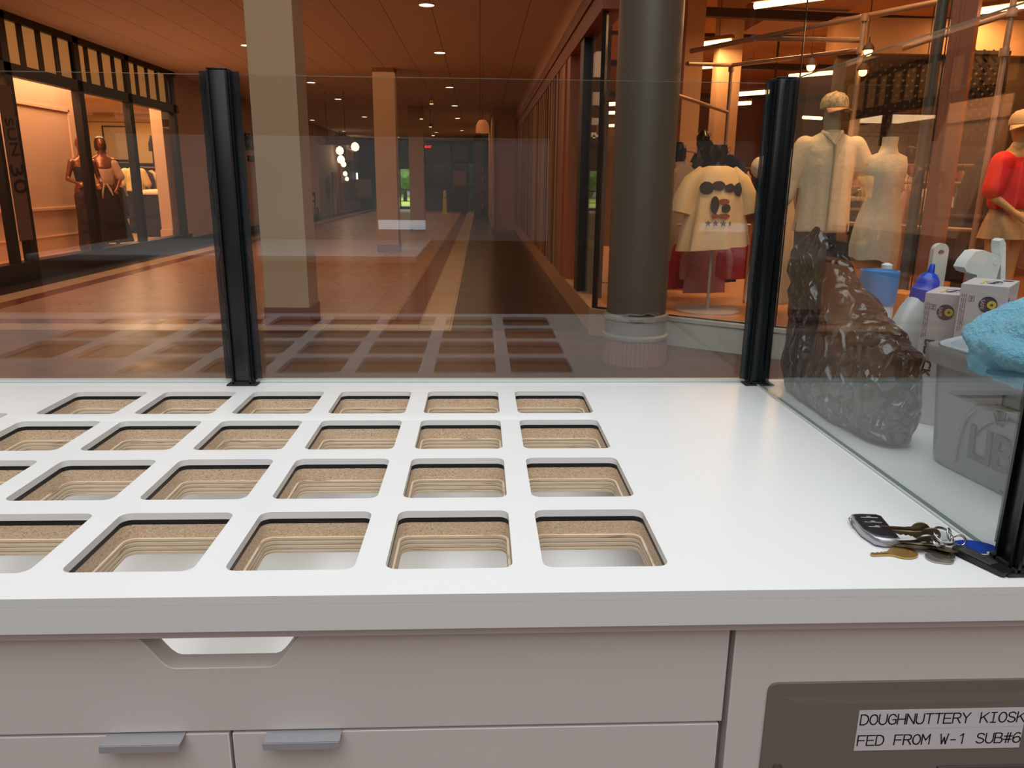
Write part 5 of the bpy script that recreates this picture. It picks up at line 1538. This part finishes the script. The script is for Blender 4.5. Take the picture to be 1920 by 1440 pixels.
# ================================================================ THINGS ON THE COUNTER
# ---- trash bag
def ridged(p):
    return 1 - abs(noise.noise(p)) * 2
def make_bag():
    levels = [  # z, x0, x1, y0, y1
        (0.000, .700, .78, 1.27, 1.68), (0.010, .682, .80, 1.245, 1.715), (0.06, .676, .81, 1.236, 1.728), (0.12, .678, .80, 1.236, 1.728), (0.165, .680, .80, 1.248, 1.722),
        (0.195, .682, .795, 1.31, 1.715), (0.22, .684, .79, 1.38, 1.708), (0.26, .682, .775, 1.45, 1.706), (0.30, .680, .755, 1.485, 1.704), (0.325, .680, .73, 1.50, 1.665), (0.352, .684, .71, 1.53, 1.615), (0.368, .690, .70, 1.56, 1.585)]
    mb = MB()
    n = 260
    rs = []
    fine = []
    for (a, b_) in zip(levels[:-1], levels[1:]):
        for k in range(14):
            t = k / 14
            fine.append(tuple(a[i] + (b_[i] - a[i]) * t for i in range(5)))
    fine.append(levels[-1])
    for z, x0, x1, y0, y1 in fine:
        cx, cy, rx, ry = (x0 + x1) / 2, (y0 + y1) / 2, (x1 - x0) / 2, (y1 - y0) / 2
        ring = []
        for k in range(n):
            a = 2 * pi * k / n
            p = .72
            ca, sa = cos(a), sin(a)
            x = cx + rx * abs(ca) ** p * (1 if ca >= 0 else -1)
            y = cy + ry * abs(sa) ** p * (1 if sa >= 0 else -1)
            v = Vector((x, y, z))
            q = Vector((x * 1.0, y * 1.0, z * .8))
            q2 = q + Vector((noise.noise(q * 6), noise.noise(q * 6 + Vector((9, 2, 4))), noise.noise(q * 6 + Vector((1, 7, 3))))) * .05
            def crease(p):
                dd = noise.voronoi(p)[0]
                return min(.5, dd[1] - dd[0])
            d = -.018 * (.5 - crease(Vector((q2.x * 10, q2.y * 10, q2.z * 7)))) + .017 * crease(Vector((q2.x * 21, q2.y * 21, q2.z * 13)) + Vector((5, 1, 2))) + (ridged(Vector((q2.x * 45, q2.y * 45, q2.z * 22))) - .6) * .0022
            damp = min(1, z / .02 + .1)
            out = Vector((ca * ry, sa * rx, 0)).normalized()
            v += out * d * damp
            v.z += noise.noise(q * 14) * .008 * damp
            v.x = max(v.x, .6585)
            v.z = max(v.z, 0)
            ring.append(v)
        rs.append(ring)
    mb.rings(rs)
    return mb
bagm = mat('black_bin_liner', (5, 5, 7), rough=0.13, spec=0.8, bump=0.35, bump_scale=60)
_nt = bagm.node_tree
_b = _nt.nodes['Principled BSDF']
_tc = _nt.nodes.new('ShaderNodeTexCoord'); _wn = _nt.nodes.new('ShaderNodeTexNoise'); _wn.inputs['Scale'].default_value = 9
_mx = _nt.nodes.new('ShaderNodeMix'); _mx.data_type = 'RGBA'; _mx.blend_type = 'LINEAR_LIGHT'; _mx.inputs[0].default_value = .06
_vo = _nt.nodes.new('ShaderNodeTexVoronoi'); _vo.feature = 'DISTANCE_TO_EDGE'; _vo.inputs['Scale'].default_value = 15
_rp = _nt.nodes.new('ShaderNodeMapRange'); _rp.inputs[2].default_value = .16
_bp = _nt.nodes.new('ShaderNodeBump'); _bp.inputs['Strength'].default_value = 1.0; _bp.inputs['Distance'].default_value = .014; _bp.invert = True
_nt.links.new(_tc.outputs['Object'], _wn.inputs['Vector']); _nt.links.new(_tc.outputs['Object'], _mx.inputs[6]); _nt.links.new(_wn.outputs['Color'], _mx.inputs[7])
_mp = _nt.nodes.new('ShaderNodeMapping'); _mp.inputs['Scale'].default_value = (1.3, 1.3, .62); _mp.inputs['Rotation'].default_value = (.5, .3, 0); _nt.links.new(_mx.outputs[2], _mp.inputs['Vector']); _nt.links.new(_mp.outputs[0], _vo.inputs['Vector']); _nt.links.new(_vo.outputs['Distance'], _rp.inputs[0]); _nt.links.new(_rp.outputs[0], _bp.inputs['Height'])
_nt.links.new(_b.inputs['Normal'].links[0].from_socket, _bp.inputs['Normal']); _nt.links.new(_bp.outputs[0], _b.inputs['Normal'])
bag = make_bag().mesh(0)
for p in bag.polygons:
    p.use_smooth = True
bag.set_sharp_from_angle(angle=radians(16))
bo = put('trash_bag', bag, bagm, None, (0, 0, ZT + .0005))
tag(bo, 'crumpled glossy black plastic bag slumped beside the grey bucket behind the side glass', 'bag')

# ---- grey bucket
BK = mat('grey_bucket_plastic', (128, 130, 132), rough=0.35)
bu = thing('bucket', 'grey plastic cleaning bucket with embossed lettering, behind the side glass', 'bucket', (.907, 1.052, ZT), rz=radians(7))
def rring(cx, cy, hx, hy, r, z, n=7):
    return [Vector((x, y, z)) for x, y in rrect(cx - hx, cx + hx, cy - hy, cy + hy, r, n)]
MB().rings([rring(0, 0, .118, .165, .035, .0005), rring(0, 0, .124, .172, .035, .012), rring(0, 0, .134, .184, .035, .17), rring(0, 0, .136, .186, .035, .172), rring(0, 0, .145, .195, .035, .172), rring(0, 0, .147, .197, .035, .178),
            rring(0, 0, .147, .197, .035, .196), rring(0, 0, .144, .194, .033, .200), rring(0, 0, .134, .184, .03, .200), rring(0, 0, .128, .178, .03, .165), rring(0, 0, .118, .165, .028, .012)], cap=False)\
    ._add(rring(0, 0, .118, .165, .028, .012), [tuple(range(32))])._add(rring(0, 0, .118, .165, .035, .0005), [tuple(range(32))]).build('bucket_body', BK, bu, smooth=40)
# moulded arch on the long side and the lettering
sl_ = math.atan2(.010, .158)
face = lambda y, z: Vector((-.1245 - (z - .012) * .0633 - .0012, y, z))
arch = [face(.098, .02), face(.094, .06), face(.082, .10), face(.062, .122), face(.02, .134), face(-.05, .138)]
MB().tube(arch, .004, n=8).build('moulded_arch', BK, bu)
fm = frame(face(-.052, .062), (0, -1, 0), (-.0633, 0, 1))
text_mesh('LIBMAN', .076, mat('bucket_lettering', (66, 69, 74), rough=.4), 'embossed_lettering', bu, fm, depth=.0012, bold=.0014, spacing=.92)
el = MB()
pts = [face(-.045 + .105 * cos(a), .066 + .052 * sin(a)) + Vector((-.001, 0, 0)) for a in [radians(-50 + 5 * k) for k in range(37 + 30)] if not (radians(165) < a < radians(200))]
el.tube([face(-.045 + .105 * cos(radians(a)), .064 + .060 * sin(radians(a))) for a in range(15, 100, 5)], .0014, n=6)
el.tube([face(-.045 + .105 * cos(radians(a)), .064 + .060 * sin(radians(a))) for a in range(215, 300, 5)], .0014, n=6)
for a, L in ((60, .028), (75, .04), (90, .055), (105, .042), (122, .03)):
    b0 = face(.015, .092)
    el.tube([face(.015 + .008 * cos(radians(a)), .100 + .008 * sin(radians(a))), face(.015 + L * cos(radians(a)), .100 + L * sin(radians(a)))], [.0016, .0008], n=6)
el.build('embossed_mark', MATS['bucket_lettering'], bu)

# ---- clear tray lying in the bucket
CL = mat('cloudy_clear_plastic', (214, 226, 234), rough=0.15, spec=.6)
CL.node_tree.nodes['Principled BSDF'].inputs['Alpha'].default_value = .55
ty = thing('plastic_tray', 'cloudy clear plastic tray resting tilted on the bucket rim', 'tray', (.850, 1.125, ZT + .182), rz=radians(10))
def tr_ring(hx, hy, r, z):
    return [Vector((v.x, v.y, z)) for v in rring(0, 0, hx, hy, r, 0)]
R_ = Matrix.Rotation(radians(-9), 4, 'Y')
MB().rings([tr_ring(.088, .088, .03, .034), tr_ring(.090, .090, .03, .037), tr_ring(.078, .078, .026, .036), tr_ring(.070, .070, .022, .012), tr_ring(.066, .066, .02, .010)], cap=False)._add(tr_ring(.066, .066, .02, .010), [tuple(range(32))]).xf(R_).build('tray_body', CL, ty, smooth=50)

# ---- blue microfibre towel folded over the bucket and post
TW = mat('light_blue_microfibre', (132, 214, 244), rough=1.0, bump=.6, bump_scale=420, noise_amt=.06, noise_scale=160, sheen=.4)
tw = thing('towel', 'light blue microfibre towel folded over the near rim of the bucket', 'towel', (.780, .985, ZT + .251))
def fold(c, r, tilt, seed, z_amp=.006, sub=64, cut=None):
    t = bmesh.new()
    bmesh.ops.create_uvsphere(t, u_segments=sub * 2, v_segments=sub, radius=1)
    for v in t.verts:
        p = v.co.copy()
        q = Vector([abs(k) ** .82 * (1 if k >= 0 else -1) for k in p])
        n_ = noise.noise(q * 2.3 + Vector((seed, 0, 0))) * z_amp * 1.6 + noise.noise(q * 6 + Vector((0, seed, 0))) * z_amp * .5
        # soft drooping folds running along the towel
        n_ += .0035 * sin(q.z * 7 + q.x * 3 + seed)
        v.co = Vector((q.x * r[0], q.y * r[1], q.z * r[2])) + p * n_
    M = Matrix.Translation(c) @ Matrix.Rotation(tilt[2], 4, 'Z') @ Matrix.Rotation(tilt[1], 4, 'Y') @ Matrix.Rotation(tilt[0], 4, 'X')
    bmesh.ops.transform(t, matrix=M, verts=t.verts)
    b_ = MB(); b_.merge(t)
    return b_
def pile(o):
    dt_ = bpy.data.textures.get('pile') or bpy.data.textures.new('pile', 'CLOUDS')
    dt_.noise_scale = .0035; dt_.noise_depth = 0
    s_ = o.modifiers.new('sub', 'SUBSURF'); s_.levels = 1; s_.render_levels = 1
    m_ = o.modifiers.new('pile', 'DISPLACE'); m_.texture = dt_; m_.strength = .0035; m_.texture_coords = 'LOCAL'
o = fold((.012, .0, .010), (.120, .088, .048), (radians(8), radians(-17), radians(4)), 1.0).build('upper_fold', TW, tw, smooth=180); pile(o)
o = fold((.045, .022, -.022), (.112, .070, .030), (0, radians(-14), radians(4)), 4.0).build('under_fold', TW, tw, smooth=180); pile(o)
# stitched hem where the upper fold ends
hm = []
for k in range(40):
    a = radians(-168 + 150 * k / 39)
    p = Vector((.122 * cos(a), .086 * sin(a) , -.022 - .012 * cos(a)))
    hm.append(Matrix.Rotation(radians(-17), 4, 'Y') @ p + Vector((.012, -.002, .006)))
MB().tube(hm, .0034, n=8).build('hem', mat('towel_hem_blue', (64, 140, 176), rough=.9), tw)

# ---- wipes can with a blue cap
bc = thing('wipes_canister', 'white canister with a broad sky-blue cap behind the trash bag', 'canister', (.862, 1.615, ZT))
MB().lathe([(.034, .0005), (.036, .004), (.036, .205), (.034, .21)], n=40).build('canister_body', mat('canister_white', (214, 222, 232), rough=.35), bc)
MB().lathe([(.0385, .205), (.039, .21), (.0405, .272), (.0395, .277), (.036, .2775), (.035, .274), (.0, .274)], n=40).build('cap', mat('sky_blue_plastic', (18, 132, 196), rough=.3), bc)
# ---- small orange carton behind
ob = thing('orange_carton', 'orange carton partly hidden between the blue-capped canister and the white bottle', 'carton', (.948, 1.665, ZT), rz=radians(25))
MB().box(-.035, .035, -.03, .03, .0005, .224, bevel=.001).build('carton_body', mat('orange_card', (226, 120, 30), rough=.5), ob)
MB().box(-.0352, .0352, -.0304, -.03, .06, .12).build('printed_band', mat('yellow_card_band', (236, 190, 60), rough=.5), ob)
# ---- white squeeze bottle with a blue cone cap
wb = thing('squeeze_bottle', 'white flat-sided bottle with a bright blue cone cap', 'bottle', (.885, 1.53, ZT), rz=radians(-12))
Rt = Matrix.Rotation(radians(7), 4, 'Y')
WP = mat('bottle_white', (222, 228, 230), rough=.35)
MB().rings([rring(0, 0, .038, .028, .012, .006), rring(0, 0, .042, .031, .014, .015), rring(0, 0, .042, .031, .014, .175), rring(0, 0, .036, .027, .014, .205), rring(0, 0, .026, .023, .018, .232)]).xf(Rt).build('bottle_body', WP, wb, smooth=50)
MB().lathe([(.027, .228), (.0275, .25), (.022, .258), (.0215, .270), (.019, .274), (.014, .282), (.007, .285), (.005, .30), (.003, .303)], n=32).xf(Rt).build('cap', mat('royal_blue_plastic', (30, 70, 190), rough=.25), wb)
# ---- scrub brush handle with hanging hole
sb = thing('scrub_brush', 'white brush standing handle-up, with a hanging hole at its top', 'brush', (.990, 1.62, ZT))
me = shape2d(rrect(-.0165, .0165, .10, .335, .0162, 8), [[(cos(2 * pi * k / 20) * .0065, .316 + sin(2 * pi * k / 20) * .0055) for k in range(20)]], .014)
me.transform(Matrix(((1, 0, 0, 0), (0, 0, 1, -.007), (0, 1, 0, 0), (0, 0, 0, 1))))
hbm = put('handle', me, mat('offwhite_brush_plastic', (210, 204, 190), rough=.4), sb)
bv = hbm.modifiers.new('bevel', 'BEVEL'); bv.width = .002; bv.segments = 2; bv.limit_method = 'ANGLE'
MB().box(-.03, .03, -.02, .02, .03, .10, bevel=.006).build('brush_block', MATS['offwhite_brush_plastic'], sb)
bb = MB()
for i in range(5):
    for j in range(4):
        bb.tube([(-.022 + i * .011, -.013 + j * .0087, .001), (-.022 + i * .011, -.013 + j * .0087, .032)], .0035, n=6)
bb.build('bristles', mat('pale_bristles', (220, 220, 210), rough=.8), sb)
# ---- spray bottle
sp = thing('spray_bottle', 'white trigger spray bottle behind the glove boxes', 'spray bottle', (1.045, 1.56, ZT), rz=radians(10))
MB().lathe([(.038, .0005), (.041, .006), (.041, .15), (.034, .19), (.016, .225), (.014, .24)], n=32).build('bottle_body', mat('translucent_white', (214, 222, 220), rough=.3), sp)
WT = mat('trigger_white', (218, 222, 218), rough=.35)
MB().lathe([(.0195, .228), (.0205, .232), (.0205, .262), (.018, .266)], n=28).build('collar', WT, sp)
head = [(-.052, .292), (-.046, .306), (-.030, .325), (-.012, .327), (.030, .315), (.036, .300), (.030, .262), (-.016, .262), (-.018, .276), (-.044, .283)]
MB().prism(head, .030, Matrix(((1, 0, 0, 0), (0, 0, -1, .015), (0, 1, 0, 0), (0, 0, 0, 1)))).build('spray_head', WT, sp, smooth=30)
trg = [(.028, .345), (.036, .350), (.044, .340), (.060, .255), (.062, .235), (.052, .235), (.040, .30), (.030, .33)]
MB().prism(trg, .022, Matrix(((1, 0, 0, 0), (0, 0, -1, .011), (0, 1, 0, 0), (0, 0, 0, 1)))).build('trigger', WT, sp, smooth=30)
MB().lathe([(.007, -.0165), (.007, .0165)], n=16).xf(Matrix.Translation((.022, 0, .303)) @ Matrix.Rotation(radians(90), 4, 'X')).build('pivot_pin', WT, sp)

# ---- two glove boxes standing on end
BX = mat('light_grey_carton', (196, 190, 190), rough=.55)
BXT = mat('carton_navy_print', (58, 54, 84), rough=.5)
BXY = mat('carton_yellow_print', (206, 190, 60), rough=.5)
BXG = mat('carton_grey_print', (120, 114, 120), rough=.6)
BXK = mat('carton_black_print', (40, 38, 46), rough=.6)
def glove_box(loc, rz, label, w=.078, d=.125, h=.245, full=True):
    t = thing('glove_box', label, 'box', loc, rz=rz, group=None)
    MB().box(0, w, 0, d, .0005, h, bevel=.0008).build('carton', BX, t, smooth=0)
    y = -.0006
    # round badge on the narrow front face
    cx, cz, r = w * .62, h - .034, .0145
    M = Matrix.Translation((cx, y, cz)) @ Matrix.Rotation(radians(90), 4, 'X')
    bd = MB().lathe([(r, 0), (r, .0003)], n=36).xf(M).build('round_badge', BXT, t, smooth=0)
    MB().lathe([(r * .5, .0004), (r * .5, .0007)], n=24).xf(Matrix.Translation((r * .4, 0, 0)) @ M).build('badge_centre', BXY, bd, smooth=0)
    MB().prism([(r * .16 * cos(pi / 2 + 2 * pi * k / 10) * (1 if k % 2 == 0 else .4) * 1.6, r * .16 * sin(pi / 2 + 2 * pi * k / 10) * (1 if k % 2 == 0 else .4) * 1.6) for k in range(10)], .0003, Matrix.Translation((r * .4, -.0007, 0)) @ M).build('badge_leaf', BXT, bd, smooth=0)
    text_mesh('SAFE', .0085, MATS['carton_yellow_print'] if 0 else mat('carton_pale_print', (206, 204, 196), rough=.5), 'badge_text', bd, frame((cx - r * .62, y - .0009, cz), (0, 0, -1), (1, 0, 0)), depth=.0001)
    # small warning square, fine print column, big rotated word
    sq = MB()
    s0x, s0z, a = w * .20, h - .030, .009
    for (xa, xb, za, zb) in ((0, a, 0, .0006), (0, a, a, a + .0006), (0, .0006, 0, a), (a - .0006, a, 0, a), (a * .3, a * .7, a * .45, a * .8), (a * .45, a * .55, a * .1, a * .5)):
        sq.box(s0x + xa, s0x + xb, y - .0002, y + .0004, s0z + za, s0z + zb)
    sq.build('hazard_square', BXG, t, smooth=0)
    fp = MB()
    rnd = random.Random(3)
    for col in range(3):
        zz = h - .018
        while zz > h - .085:
            L = rnd.uniform(.004, .011)
            fp.box(w * .05 + col * .0032, w * .05 + col * .0032 + .0012, y - .0001, y + .0004, zz - L, zz)
            zz -= L + .002
    fp.build('fine_print', BXG, t, smooth=0)
    text_mesh('BLACK', .024, BXK, 'large_word', t, frame((w * .30, y - .0002, h - .125), (0, 0, -1), (1, 0, 0)), depth=.0002, bold=.0006)
    # print on the lid and the side
    tp = text_mesh('GLOVES', .013, BXT, 'lid_word', t, frame((w * .60, d * .42, h + .0007), (-.25, -1, 0), (1, -.25, 0)), depth=.0002, bold=.0003)
    ov = MB().torus((w * .60, d * .42, h + .0008), .022, .0006, m=Matrix.Diagonal((.55, 1.25, .4)), n=36, k=6); ov.build('lid_oval', BXT, t)
    MB().box(w * .34, w * .40, d * .18, d * .62, h + .0005, h + .0009).build('lid_bar', BXY, t, smooth=0)
    MB().lathe([(.009, h + .0006), (.009, h + .0009)], (w * .8, d * .78, 0), n=24).build('lid_badge', BXT, t, smooth=0)
    for k in range(3):
        MB().box(w + .0002, w + .0006, .010 + k * .004, .0115 + k * .004, h - .09, h - .02).build('side_print', BXG, t, smooth=0)
    MB().lathe([(.0145, 0), (.0145, .0003)], n=30).xf(Matrix.Translation((w + .0006, d * .72, h - .05)) @ Matrix.Rotation(radians(90), 4, 'Y')).build('side_badge', BXT, t, smooth=0)
    return t
glove_box((.850, 1.415, ZT), radians(-42), 'left and lower light grey glove carton standing behind the bucket', h=.257, w=.062)
glove_box((.872, 1.345, ZT), radians(-42), 'right and taller light grey glove carton standing behind the bucket', h=.283, w=.075)
# crumpled dark scrap and small white cap behind
sc_ = thing('white_nozzle', 'tiny white nozzle poking up behind the blue canister cap', 'nozzle', (.925, 1.705, ZT))
MB().lathe([(.02, .0005), (.02, .20), (.009, .23), (.009, .262), (.012, .266), (.012, .280), (.004, .284)], n=20).build('nozzle_body', WP, sc_)

# ---- car key remote
kf = thing('car_remote', 'black and silver car key remote lying left of the bunch of keys', 'car key', (.527, .913, ZT), rz=radians(-96))
kf.scale = (.98, 1.14, 1.0)
# long axis = local x
SIL = mat('satin_silver', (172, 174, 180), rough=.3, metal=.7)
KBL = mat('soft_black_plastic', (24, 24, 28), rough=.4)
def remote_ring(s, z, n=5):
    pts = [(-.041, -.006), (-.038, -.016), (-.02, -.019), (.012, -.019), (.038, -.012), (.042, -.004), (.042, .010), (.038, .016), (-.036, .019), (-.041, .014)]
    return [Vector((x * s, y * s, z)) for x, y in pts]
MB().rings([remote_ring(.90, .0006), remote_ring(.98, .003), remote_ring(1.0, .007), remote_ring(.985, .0115), remote_ring(.94, .0130)]).build('case', SIL, kf, smooth=50)
MB().rings([remote_ring(.90, .0128), remote_ring(.86, .0142), remote_ring(.80, .0146)]).build('button_face', KBL, kf, smooth=50)
ic = MB()
for k, x in enumerate((-.022, -.007, .008)):
    ic.box(x - .001, x + .0002, -.010, .010, .0146, .01485)
    ic.box(x - .0045, x - .003, -.002, .003, .0146, .01485)
ic.build('button_marks', mat('pale_icon', (190, 190, 194), rough=.5), kf, smooth=0)
text_mesh('ACURA', .0068, mat('case_lettering', (50, 50, 56), rough=.4), 'case_lettering', kf, frame((-.0255, -.0196, .0072), (1, -.10, 0), (0, .25, 1)), depth=.0001, bold=.0001)

# ---- bunch of keys on a ring
kb = thing('key_bunch', 'bunch of keys on split rings with a blue fob and black leather tag', 'keys', (.600, .872, ZT))
STEEL = mat('worn_nickel', (140, 134, 124), rough=.35, metal=.85)
BRASS = mat('worn_brass', (196, 158, 92), rough=.35, metal=.8)
DBR = mat('dark_worn_brass', (120, 102, 80), rough=.4, metal=.8)
def key(m, M, L=.030, head=.0125, oval=1.0, name='key'):
    """flat cut key: bow with a hole, shoulder, toothed blade; bow centre at origin, blade along +x"""
    bow = [(head * cos(a) * 1.0, head * oval * sin(a)) for a in [radians(20 + 320 * k / 24) for k in range(25)]]
    bow = bow[::-1]
    teeth = [(head * .94 + .003, -.0042), (head + .006, -.0042), (head + .007, -.0026), (head + .010, -.0042), (head + .013, -.0018), (head + .016, -.0036), (head + .019, -.0014), (head + .022, -.0034), (head + .025, -.0020), (head + L, .0004), (head + L - .001, .0036), (head + .006, .0040), (head * .94 + .003, .0048)]
    outline = [(head * cos(radians(a)), head * oval * sin(radians(a))) for a in range(25, 336, 12)] + teeth
    me = shape2d(outline, [[(-head * .55 + .003 * cos(2 * pi * k / 14), .003 * sin(2 * pi * k / 14)) for k in range(14)]], .0021)
    me.transform(M)
    o = put(name, me, m, kb)
    g = MB().box(head + .003, head + L - .004, .0006, .0016, .0021, .0023)
    g.xf(M).build('key_groove', mat('key_groove_dark', (70, 58, 44), rough=.5, metal=.6), o, smooth=0)
    return o
def P(x, y, z, az, tilt=0, roll=0):
    return Matrix.Translation((x, y, z)) @ Matrix.Rotation(az, 4, 'Z') @ Matrix.Rotation(tilt, 4, 'Y') @ Matrix.Rotation(roll, 4, 'X')
# positions relative to the bunch; worktop is z = 0
key(BRASS, P(-.064, -.015, .0008, radians(184)), L=.027, head=.0175, oval=.85)
key(DBR, P(-.016, .010, .0130, radians(163), radians(2), radians(70)), L=.034)
key(STEEL, P(-.030, .006, .0065, radians(166), radians(3), radians(20)), L=.032, head=.0115)
key(DBR, P(-.040, -.003, .0050, radians(172), radians(2), radians(12)), L=.012, head=.017, oval=.8)
key(STEEL, P(-.022, -.010, .0085, radians(158), radians(4), radians(25)), L=.030)
key(STEEL, P(-.018, -.024, .0022, radians(120), radians(1), 0), L=.018, head=.014, oval=.9)
key(DBR, P(-.026, .016, .0165, radians(161), radians(4), radians(84)), L=.036, head=.012)
key(STEEL, P(-.030, -.004, .0115, radians(170), radians(5), radians(60)), L=.030, head=.013)
key(DBR, P(-.010, -.016, .0060, radians(140), radians(3), radians(15)), L=.022, head=.0145)
# clear flat token underneath and a pale grey plastic tag behind
me = shape2d(rrect(-.016, .016, -.013, .013, .012), [], .0018); me.transform(P(-.026, -.030, .0006, radians(160)))
put('oval_token', me, mat('nickel_token', (170, 166, 156), rough=.25, metal=.7), kb)
me = shape2d(rrect(-.016, .016, -.011, .011, .006), [], .0024); me.transform(P(.004, .034, .0012, radians(-24), 0, radians(8)))
put('grey_tag', me, mat('pale_grey_tag', (186, 190, 192), rough=.4), kb)
# rings
RN = mat('bright_steel_wire', (190, 190, 192), rough=.2, metal=.95)
def ringp(name, c, R, tilt, az):
    m = (Matrix.Rotation(az, 3, 'Z') @ Matrix.Rotation(tilt, 3, 'X'))
    MB().torus(c, R, .0009, m=m, n=40, k=8).torus((c[0] + .0004, c[1], c[2] + .0017), R, .0009, m=m, n=40, k=8).build(name, RN, kb)
ringp('split_ring', (-.002, .004, .0145), .0135, radians(28), .3)
ringp('split_ring', (.009, .010, .0135), .0075, radians(70), .8)
ringp('split_ring', (.016, -.001, .0105), .0070, radians(60), -.4)
ringp('split_ring', (-.016, -.006, .0090), .0095, radians(40), 1.1)
# blue oval fob
me = shape2d([(.025 * cos(2 * pi * k / 40), .0135 * sin(2 * pi * k / 40)) for k in range(40)], [], .0034)
me.transform(P(.038, -.002, .0012, radians(-18), 0, radians(3)))
o = put('blue_fob', me, mat('royal_blue_fob', (18, 62, 160), rough=.35), kb); o['label'] = 'royal blue oval key fob'
bv = o.modifiers.new('bevel', 'BEVEL'); bv.width = .0012; bv.segments = 3; bv.limit_method = 'ANGLE'
# black leather tag with a metal plate
M_ = P(.020, -.044, .0046, radians(-68), radians(2))
me = shape2d(rrect(-.036, .033, -.0105, .0105, .004), [], .0060); me.transform(Matrix.Translation((0, 0, -.003)) ); me.transform(M_)
o = put('leather_tag', me, KBL, kb); o['label'] = 'black leather key tag'
bv = o.modifiers.new('bevel', 'BEVEL'); bv.width = .0016; bv.segments = 3; bv.limit_method = 'ANGLE'
pp = MB().box(-.029, .014, -.0075, .0075, .0030, .0040, bevel=.0003).xf(M_).build('metal_plate', mat('brushed_gunmetal', (112, 108, 104), rough=.4, metal=.8), o, smooth=0)
text_mesh('ACURA', .0075, mat('plate_engraving', (60, 58, 56), rough=.5), 'plate_lettering', pp, M_ @ frame((-.004, 0, .0042), (1, 0, 0), (0, 1, 0)), depth=.0001)
